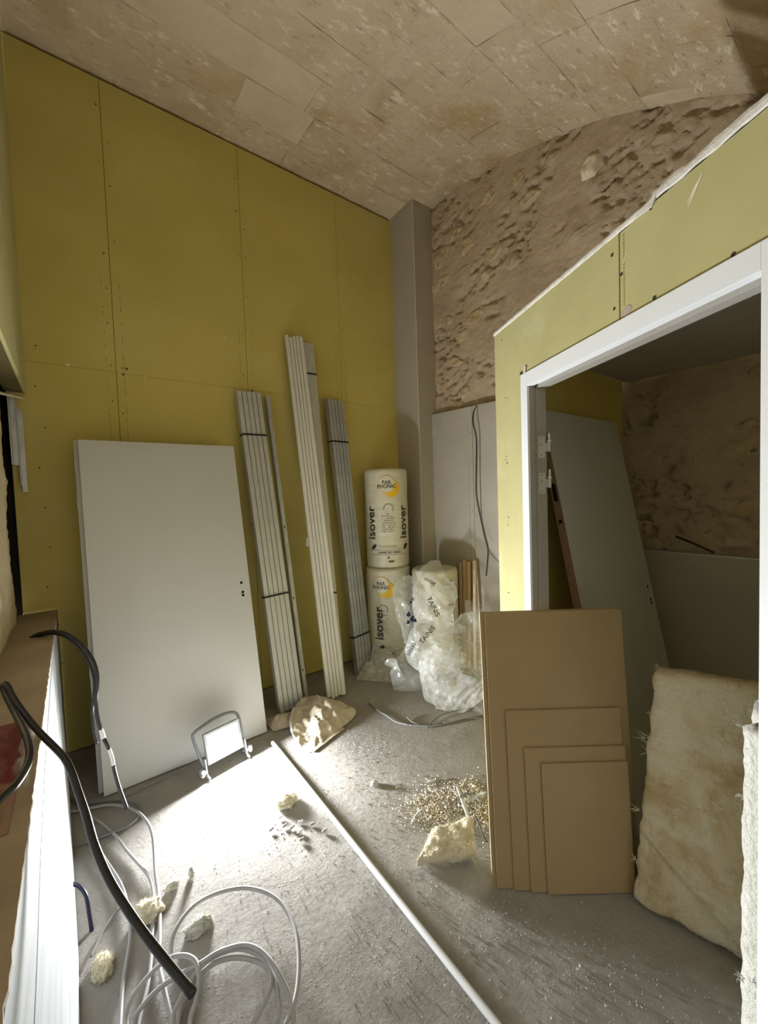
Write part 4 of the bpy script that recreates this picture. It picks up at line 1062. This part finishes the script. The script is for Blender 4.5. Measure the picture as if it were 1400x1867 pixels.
# ================================================================== ROD, SACK, DEBRIS
a_ = onz(497, 1354, .0135); b_ = onz(905, 1867, .0135); d_ = (b_ - a_); mid = onz(693, 1600, .0135)
e_ = b_ + d_ * .28
rod = thing('plastic_conduit', 'long white plastic conduit lying diagonally across the floor', 'conduit')
bm = bmesh.new(); tube_bm(bm, catmull([a_, mid, b_, e_], 10), .0125, 16, False)
link('pipe', bm, 'pvc', rod, smooth=True)
cyl('pipe_end', a_ + d_.normalized() * -.001, a_ + d_.normalized() * .004, .0118, 'tape', rod)
based(rod, a_)

sk = thing('paper_sack', 'open beige paper sack crumpled on the floor at the foot of the studs', 'sack')
bm = bmesh.new()
Mf, Mb, Tp = Vector((1.085, 2.315, 0)), Vector((1.30, 2.83, 0)), Vector((1.53, 2.44, 0))
mouth = catmull([onz(562, 1372, .004), onz(541, 1354, .022), onz(530, 1325, .055), onz(533, 1297, .075), onz(548, 1277, .070), onz(568, 1268, .040)], 12)
tail = catmull([onz(590, 1360, .004), onz(625, 1326, .006), onz(648, 1304, .010), onz(642, 1292, .030), onz(615, 1278, .040), onz(590, 1270, .035)], 12)
def pick(c, v):
    x = max(0, min(.9999, v)) * (len(c) - 1); i = int(x); return c[i].lerp(c[min(i + 1, len(c) - 1)], x - i)
def sackm(u, v):      # u 0 mouth .. 1 tail ; v 0 front .. 1 back
    p = pick(mouth, v).lerp(pick(tail, v), u); env = min(1, 6 * v * (1 - v)) * (.35 + .65 * sin(pi * min(1, .12 + u * .9)))
    q = Vector((p.x, p.y, 0))
    fold = .036 * (abs(noise.noise(q * 8 + Vector((1, 8, 2)))) - .12) + .035 * (abs(noise.noise(Vector((q.x * 16, q.y * 9, 4)))) - .1) + .010 * fbm(q * 26, 3)
    sink = -.05 * math.exp(-((u - .22) / .13) ** 2) * sin(pi * v)
    return Vector((p.x, p.y, max(.004, p.z + (.05 * sin(pi * u) * sin(pi * v) + fold + sink) * env)))
grid_surface(bm, 60, 60, sackm)
link('sack_skin', bm, 'sack', sk, smooth=True)
bm = bmesh.new()
def rimf(u, v):
    p = sackm(0.0, v) ; q = sackm(.012, v); return p.lerp(q, u) + Vector((-.008 * (1 - u) + .003 * fbm(Vector((v * 30, u, 1)), 3), -.003, .006 * fbm(Vector((v * 22, 3, 1)), 3) + .002))
grid_surface(bm, 3, 60, rimf); link('torn_rim', bm, 'tape', sk, smooth=True)
bm = bmesh.new()   # inner lining showing in the mouth
grid_surface(bm, 20, 24, lambda u, v: sackm(.03 + .35 * u, v) * 1.0 + Vector((.0, .0, -.012 - .05 * u * sin(pi * v))) if 0 < v < 1 else sackm(.03 + .35 * u, v) + Vector((0, 0, -.003)))
link('inner_lining', bm, 'sack', sk, smooth=True)
bm = bmesh.new()
grid_surface(bm, 22, 16, lambda u, v: Vector((1.02 + .20 * u, 2.66 + .20 * v - .04 * u, .006 + .05 * sin(pi * u) * sin(pi * v) + .012 * fbm(Vector((u * 5, v * 5, 3)), 3) * sin(pi * u) * sin(pi * v))))
link('side_flap', bm, 'sack', sk, smooth=True)
bm = bmesh.new(); obox_bm(bm, onz(566, 1371, .003), onz(622, 1328, .003) - onz(566, 1371, .003), (.012, -.018, .0), (0, 0, .006)); link('bottom_seam', bm, 'sack', sk)
based(sk, (1.25, 2.55, 0))

def lump(name, label, c, sx, sy, sz, mat, seed, rough=.35, group=None, fz_n=1500, cat='wool tuft', fr_=1.6):
    root = thing(name, label, cat, group)
    bm = bmesh.new(); bmesh.ops.create_icosphere(bm, subdivisions=4, radius=1.0)
    for v in bm.verts:
        n_ = v.co.normalized(); k = 1 + rough * fbm(n_ * fr_ + Vector((seed, 0, 0)), 4) + rough * .45 * fbm(n_ * fr_ * 4 + Vector((seed, 0, 4)), 3)
        v.co = Vector((n_.x * sx, n_.y * sy, max(-.25, n_.z) * sz)) * k * .85
        v.co.z = max(v.co.z + sz * .22, 0.0)
        v.co += Vector(c)
    bm.normal_update()
    fz = fuzz(bm, fz_n, max(sx, sy) * .30, int(seed * 10), r=.0006)
    link('wool_body', bm, mat, root, smooth=True); tag(link('loose_fibres', fz, mat, root), kind='stuff')
    based(root, (c[0], c[1], 0)); return root
lump('wool_tuft', 'cream wool tuft on the bright floor left of the conduit', (.815, 1.990, 0.002), .065, .050, .035, 'wool_pale', 1.0)
lump('wool_tuft', 'cream wool tuft caught against the pale cables beside the thick cable', (.150, 1.790, 0.002), .055, .050, .055, 'wool_pale', 2.0)
lump('wool_tuft', 'flat ragged wool tuft inside the big cable loop', (.293, 1.612, 0.002), .062, .032, .030, 'wool_white', 3.0)
lump('wool_tuft', 'pale wool tuft on the floor close to the white ledge', (.000, 1.690, 0.002), .034, .060, .018, 'wool_pale', 4.0)
lump('wool_tuft', 'small white wool tuft above the big cable loop', (.250, 1.862, 0.002), .030, .020, .018, 'wool_white', 5.0, fz_n=500)
lump('wool_tuft', 'small grey tuft on the floor right of the conduit', (1.252, 1.800, 0.002), .026, .022, .020, 'wool_white', 6.0, fz_n=500)
lump('wool_tuft', 'tiny white tuft standing between the lamp and the cable loop', (.325, 1.868, .002), .012, .018, .032, 'wool_white', 7.0, fz_n=300)

# heap beside the sheets
wc = thing('wool_chunk', 'big torn chunk of yellow glass wool lying left of the fibreboard sheets', 'insulation')
pA, pB, pC, pD = onz(760, 1574, .028), onz(868, 1562, .030), onz(788, 1515, .055), onz(862, 1492, .085)
bm = slab_bm(pA, pB, pC, pD, .060, 60, 60, .022, 6.6)
fz = fuzz(bm, 5000, .018, 3); link('wool_body', bm, 'wool_pale', wc, smooth=True)
tuft_bm(fz, onz(862, 1562, .04), (0.0, -.5, -.8), 8, .035, 4); tag(link('loose_fibres', fz, 'wool_pale', wc), kind='stuff'); based(wc, (1.28, 1.28, 0))
pv = thing('trunking_offcut', 'white plastic trunking offcut poking out of the rubble heap', 'offcut')
A1, A2 = onz(832, 1438, .045), onz(850, 1488, .060)
obox('channel', A1, (A2 - A1) * 1.15, Vector((.030, .018, -.006)), Vector((0, 0, .012)), 'pvc', pv, .001)
obox('cable_tie', A1 + (A2 - A1) * .45 + Vector((-.002, 0, .013)), Vector((.034, .02, -.006)), Vector((.004, -.004, 0)), Vector((0, 0, .0015)), 'dim_cable', pv); based(pv, A1)
pv = thing('trunking_offcut', 'short white trunking piece lying crosswise behind the wool chunk', 'offcut')
A1, A2 = onz(848, 1462, .035), onz(872, 1450, .04)
obox('channel', A1, (A2 - A1) * 1.2, Vector((.022, -.02, .004)), Vector((0, 0, .010)), 'pvc', pv, .001); based(pv, A1)
tag(tube('wire_offcut', fp([(838, 1453), (850, 1447), (862, 1449), (872, 1458), (880, 1462)], .065), .004, 'dim_cable'), 'dark grey wire looped over the white trunking offcut', 'wire')
tag(tube('wire_offcut', fp([(865, 1485), (874, 1505), (880, 1522), (888, 1535)], [.05, .03, .02, .01]), .0035, 'screw'), 'brown wire stub beside the wool chunk', 'wire')
tag(tube('wire_offcut', fp([(750, 1502), (756, 1488), (767, 1477), (771, 1477), (777, 1490), (780, 1497)], [.004, .015, .03, .03, .015, .006]), .003, 'tape'), 'pale bent wire loop left of the rubble heap', 'wire')
def crumbs(name, label, spots_, mat, cat='rubble', seed=1, parent=None):
    rg = random.Random(seed); bm = bmesh.new()
    for (cx, cy, sx, sy, n_, smin, smax, hz_) in spots_:
        for _ in range(n_):
            x, y = cx + rg.gauss(0, sx), cy + rg.gauss(0, sy)
            if x < -.04 or (y > 2.64 and x < 1.02) or y > 3.25 or x > 2.88 or x * .8983 - y * .4394 > .955 and hz_ < .5 and not (y < 1.0): continue
            s = rg.uniform(smin, smax) * (.6 if rg.random() < .6 else 1.1); z = max(0, rg.gauss(0, 1)) * hz_ * .5 + s * .25
            el = rg.uniform(.5, 2.2); a = rg.uniform(0, pi)
            vs = []
            for k, (dx, dy, dz) in enumerate(((1, 0, 0), (-.5, .8, 0), (-.5, -.8, 0), (0, 0, .9), (.1, .1, -.6))):
                dx += rg.uniform(-.3, .3); dy += rg.uniform(-.3, .3)
                vx, vy = dx * s * el, dy * s
                vs.append(bm.verts.new((x + vx * cos(a) - vy * sin(a), y + vx * sin(a) + vy * cos(a), z + dz * s)))
            for f_ in ((0, 1, 3), (1, 2, 3), (2, 0, 3), (1, 0, 4), (2, 1, 4), (0, 2, 4)): bm.faces.new([vs[i] for i in f_])
    bmesh.ops.recalc_face_normals(bm, faces=bm.faces)
    o = link(name, bm, mat, parent); tag(o, label, cat, None, 'stuff'); return o
M['crumb'] = surf('plaster_crumb', [(.3, (.30, .29, .27)), (.7, (.44, .42, .39))], scale=60, rough=.95, bump=0)
M['crumb_tan'] = surf('tan_crumb', [(.3, (.56, .48, .34)), (.7, (.82, .75, .60))], scale=60, rough=.95, bump=0)
M['crumb_dark'] = surf('dark_crumb', [(.3, (.12, .11, .10)), (.7, (.22, .20, .18))], scale=60, rough=.95, bump=0)
crumbs('floor_crumbs', 'plaster crumbs and dust grains scattered over the whole floor', [(1.0, 1.5, .6, .7, 5200, .0008, .0026, 0), (1.25, .8, .25, .45, 2600, .0010, .0032, 0), (.9, 1.1, .3, .3, 500, .001, .0035, 0),
       (1.38, 2.1, .14, .10, 260, .0012, .0038, 0), (1.30, 1.75, .10, .12, 180, .0015, .004, 0), (.9, 2.05, .05, .06, 60, .0015, .004, 0), (1.28, .97, .05, .07, 60, .002, .006, 0), (1.35, .62, .08, .08, 90, .002, .006, 0)], 'crumb', seed=4)
crumbs('dark_crumbs', 'dark chips scattered over the floor', [(1.0, 1.5, .55, .7, 260, .001, .003, 0), (.70, 1.9, .10, .12, 14, .003, .006, 0)], 'crumb_dark', seed=9)
crumbs('rubble_heap', 'heap of tan plaster and stone crumbs against the fibreboard sheets', [(1.44, 1.45, .065, .065, 2000, .002, .0055, .02), (1.56, 1.34, .045, .06, 1500, .002, .0055, .05), (1.35, 1.50, .08, .06, 1100, .0015, .0045, .008), (1.52, 1.22, .04, .05, 300, .003, .006, .02), (1.62, 1.45, .06, .04, 200, .003, .006, .01)], 'crumb_tan', seed=5)
crumbs('rubble_heap', 'pale dry plaster lumps on top of the heap by the sheets', [(1.50, 1.40, .07, .06, 260, .004, .009, .035), (1.42, 1.52, .07, .05, 200, .003, .008, .01)], 'crumb', seed=6)
# short cylinder plugs on the floor near the tuft
for i, (px, py, a, lab) in enumerate(((512, 1490, .9, 'small grey plug nearest the cream tuft on the bright floor'), (519, 1505, 1.0, 'small plug left of the little group under the cream tuft'), (533, 1508, 1.0, 'longest grey plug in the middle of the little group'), (548, 1498, .5, 'whitish crumbled plug in the little group under the tuft'),
        (570, 1502, .6, 'small plug second from the right in the little group'), (592, 1514, .8, 'pale plug at the right end of the little group'), (547, 1516, .9, 'tiny plug under the whitish crumbled one'), (550, 1530, .7, 'lowest tiny plug of the little group'), (495, 1512, 1.1, 'leftmost tiny plug of the little group'))):
    q = onz(px, py, .006); d_ = Vector((cos(a - .9), sin(a - .9), 0)) * .012
    tag(tube('plaster_plug', [q - d_, q + d_ * .2, q + d_ + Vector((0, 0, .003))], lambda t: .0065 - .002 * t, 'crumb' if i % 3 else 'tape', n=3, seg=7), lab, 'debris', 'plugs of plaster under the cream tuft')
# loose sheath scraps near the plastic
tag(tube('cable_scrap', fp([(672, 1282), (690, 1296), (705, 1305), (722, 1316), (745, 1322)], .006), .006, 'dim_cable'), 'bent grey cable scrap lying left on the floor before the rolls', 'cable')
tag(tube('cable_scrap', fp([(742, 1307), (748, 1314), (758, 1320), (764, 1322)], [.012, .006, .005, .005]), .005, 'dim_cable'), 'short dark cable stub beside the bent cable scrap', 'cable')
tag(tube('cable_scrap', fp([(778, 1327), (792, 1312), (808, 1302), (830, 1296), (860, 1292), (880, 1290)], [.005, .008, .015, .02, .01, .006]), .004, 'dim_cable'), 'curved grey cable scrap arching in front of the plastic heap', 'cable')
tag(tube('cable_scrap', fp([(745, 1322), (780, 1324), (815, 1320), (845, 1312), (880, 1305)], .006), .005, 'dim_cable'), 'straight dark cable scrap running right along the floor', 'cable')
tag(tube('cable_scrap', fp([(808, 1317), (830, 1315), (852, 1310), (882, 1309)], .012), .0035, 'dim_cable'), 'thin dark cable scrap above the straight one', 'cable')
tag(tube('cable_scrap', fp([(458, 1327), (480, 1324), (500, 1318), (512, 1314)], .006), .004, 'dim_cable'), 'dark cord scrap between the door corner and the sack', 'cable')

# ================================================================== PLASTIC FILM
def crumple(p, s, k, seed):
    """sharp-creased relief: folded noise, flat between creases"""
    a = p * k * .5 + Vector((seed, seed * .3, -seed))
    v = 0; amp_ = 1.0
    for o_ in range(3):
        d, pts = noise.voronoi(a, distance_metric='DISTANCE'); v += (d[1] - d[0]) * amp_ * .9; amp_ *= .45; a = a * 2.1 + Vector((1.7, 2.3, .9))
    return s * (v - .5)
def bag(name, label, rings, seed, mat='film', amp=.030, k=7, nseg=40, nsub=6, cat='plastic film', pleat=.012):
    root = thing(name, label, cat)
    cs = catmull([Vector(r[0]) for r in rings], nsub); rx = catmull([Vector((r[1], r[2], 0)) for r in rings], nsub)
    bm = bmesh.new(); rows = []; rg = random.Random(int(seed * 7))
    for i, (c, r_) in enumerate(zip(cs, rx)):
        a = cs[max(0, i - 1)]; b = cs[min(len(cs) - 1, i + 1)]; T = (b - a).normalized()
        s_ = T.cross(Vector((.6, .79, 0))).normalized(); s_ = s_ if s_.length > .1 else Vector((1, 0, 0)); n_ = T.cross(s_).normalized()
        row_ = []
        for q in range(nseg):
            an = 2 * pi * q / nseg; d = s_ * cos(an) * r_.x + n_ * sin(an) * r_.y; p = c + d
            ph = 2.2 * noise.noise(Vector((i * .10, seed, 0)))
            p = p + d.normalized() * (crumple(p, amp, k, seed) + pleat * abs(((an * 7 / (2 * pi) + ph) % 1) * 2 - 1)); p.z = max(p.z, .004 + .002 * noise.noise(p * 20)); row_.append(bm.verts.new(p))
        rows.append(row_)
    for A, B in zip(rows, rows[1:]):
        for q in range(nseg): bm.faces.new((A[q], A[(q + 1) % nseg], B[(q + 1) % nseg], B[q]))
    bm.faces.new(rows[0][::-1]); bm.faces.new(rows[-1])
    bmesh.ops.recalc_face_normals(bm, faces=bm.faces)
    o = link('film', bm, mat, root); based(root, (cs[-1].x, cs[-1].y, 0)); return root
def printed(root, txt, px, py, d, size, rot, mat='ink'):
    cu = bpy.data.curves.new('t', 'FONT'); cu.body = txt; cu.size = size; cu.align_x = 'CENTER'; cu.resolution_u = 2; cu.offset = .012 * size
    o = bpy.data.objects.new('t', cu); COL.objects.link(o)
    dg = bpy.context.evaluated_depsgraph_get(); me = bpy.data.meshes.new_from_object(o.evaluated_get(dg)); bpy.data.objects.remove(o)
    c = dep(px, py, d)
    for v in me.vertices:
        x, y = v.co.x * cos(rot) - v.co.y * sin(rot), v.co.x * sin(rot) + v.co.y * cos(rot)
        p = c + RT * x + UP * y; p += FW * (.010 * noise.noise(p * 25)); v.co = p - root.location
    me.materials.append(M[mat]); o = bpy.data.objects.new('lettering', me); COL.objects.link(o); o.parent = root
def R3(l): return [(dep(a, b, c), rx_, ry_) for a, b, c, rx_, ry_ in l]
bgA = bag('plastic_bag', 'crumpled clear plastic bag draped down from the shorter roll', R3([(800, 1040, 3.66, .08, .03), (798, 1052, 3.46, .155, .05), (794, 1080, 3.36, .175, .07), (790, 1110, 3.30, .165, .07), (797, 1138, 3.26, .13, .07), (788, 1165, 3.20, .175, .09), (776, 1192, 3.16, .155, .09), (782, 1216, 3.14, .09, .06), (786, 1228, 3.14, .03, .03)]), 3.0, amp=.045, k=9, pleat=.022)
printed(bgA, 'siniat', 782, 1062, 3.26, .050, -.55); printed(bgA, 'TAINIS', 786, 1108, 3.14, .055, -1.1); printed(bgA, 'siniat', 752, 1185, 3.04, .052, 1.1); printed(bgA, 'TAINIS', 782, 1160, 3.02, .052, .9)
bgB = bag('plastic_sheet', 'heaped clear plastic sheeting on the floor behind the fibreboard sheets', R3([(850, 1118, 3.30, .05, .03), (856, 1140, 3.26, .13, .07), (856, 1170, 3.20, .20, .10), (848, 1200, 3.12, .28, .12), (838, 1232, 3.08, .30, .11), (846, 1262, 3.03, .25, .07), (862, 1288, 2.98, .15, .03)]), 8.0, amp=.055, k=7, pleat=.03)
bgC = bag('plastic_sheet', 'clear film trailing on the floor in front of the stacked rolls', R3([(752, 1180, 3.52, .05, .04), (748, 1200, 3.46, .10, .05), (748, 1222, 3.38, .20, .06), (740, 1240, 3.34, .22, .045), (715, 1246, 3.34, .10, .02)]), 12.0, amp=.03, k=9, pleat=.015)
bgE = bag('plastic_bag', 'clear film with dark printed blotches bunched between the two roll stacks', R3([(738, 1052, 3.62, .05, .03), (740, 1075, 3.55, .11, .05), (742, 1105, 3.48, .10, .06), (746, 1135, 3.46, .08, .06), (748, 1160, 3.44, .06, .05), (746, 1175, 3.42, .04, .04)]), 15.0, amp=.035, k=10, pleat=.02)
for (px, py, s_) in ((753, 1093, .018), (749, 1098, .014), (745, 1120, .022), (752, 1128, .026), (744, 1134, .018), (757, 1131, .016)):
    bm = bmesh.new(); c = dep(px, py, 3.38) - bgE.location
    bm.faces.new([bm.verts.new(c + RT * s_ * .7 * cos(t) * (1 + .4 * sin(3 * t + px)) + UP * s_ * sin(t)) for t in [2 * pi * k / 12 for k in range(12)]]); link('ink_blotch', bm, 'blue_cable', bgE)
def scrap(label, pts, mat, seed, amp=.02, nm='film_scrap'):
    """bilinear crumpled sheet through 4 corners"""
    a, b, c, d = [Vector(p) for p in pts]; root = thing(nm, label, 'plastic film'); bm = bmesh.new()
    def f(u, v):
        p = a.lerp(b, u).lerp(d.lerp(c, u), v); k = sin(pi * u) * .3 + .7
        q = p + Vector((.3, -.5, .8)) * crumple(p, amp, 4.5, seed) * k + Vector((0, 0, .03 * sin(pi * u) * sin(pi * v))); q.z = max(q.z, .004); return q
    grid_surface(bm, 30, 26, f); link('film', bm, mat, root, smooth=False); based(root, (a.x, a.y, 0)); return root
scrap('milky plastic scrap lying at the foot of the blue galvanised studs', (onz(648, 1240), onz(712, 1246), onz(722, 1215, .06), onz(668, 1205, .10)), 'film_white', 2.0, .012)
scrap('milky plastic flap standing up against the lower roll', (onz(672, 1225, .03), onz(718, 1232, .02), onz(716, 1192, .16), onz(684, 1155, .30)), 'film_white', 6.0, .03)
scrap('clear film drooping over the pine battens', (onx(848, 1135, 2.62), onx(905, 1155, 2.62), onx(880, 1100, 2.76), onx(848, 1092, 2.76)), 'film', 9.0, .03)
scrap('clear film edge spread flat towards the cable scraps', (onz(770, 1255), onz(880, 1305), onz(885, 1260, .08), onz(800, 1225, .08)), 'film', 14.0, .02)
scrap('clear film corner leaning on the far grey board', (onx(868, 1150, 2.70), onx(905, 1128, 2.74), onx(893, 1105, 2.80), onx(862, 1112, 2.74)), 'film', 17.0, .02)
scrap('small clear plastic scrap under the tip of the wool chunk', (onz(760, 1582), onz(782, 1588), onz(778, 1572, .03), onz(762, 1570, .03)), 'film', 19.0, .01)

# rebar poking over the closet lining
tag(tube('rebar_stub', [onx(1232, 978, 2.955), onx(1262, 990, 2.90), onx(1302, 1008, 2.94)], .007, 'screw'), 'dark bent rod poking over the lining at the back of the closet', 'rod')
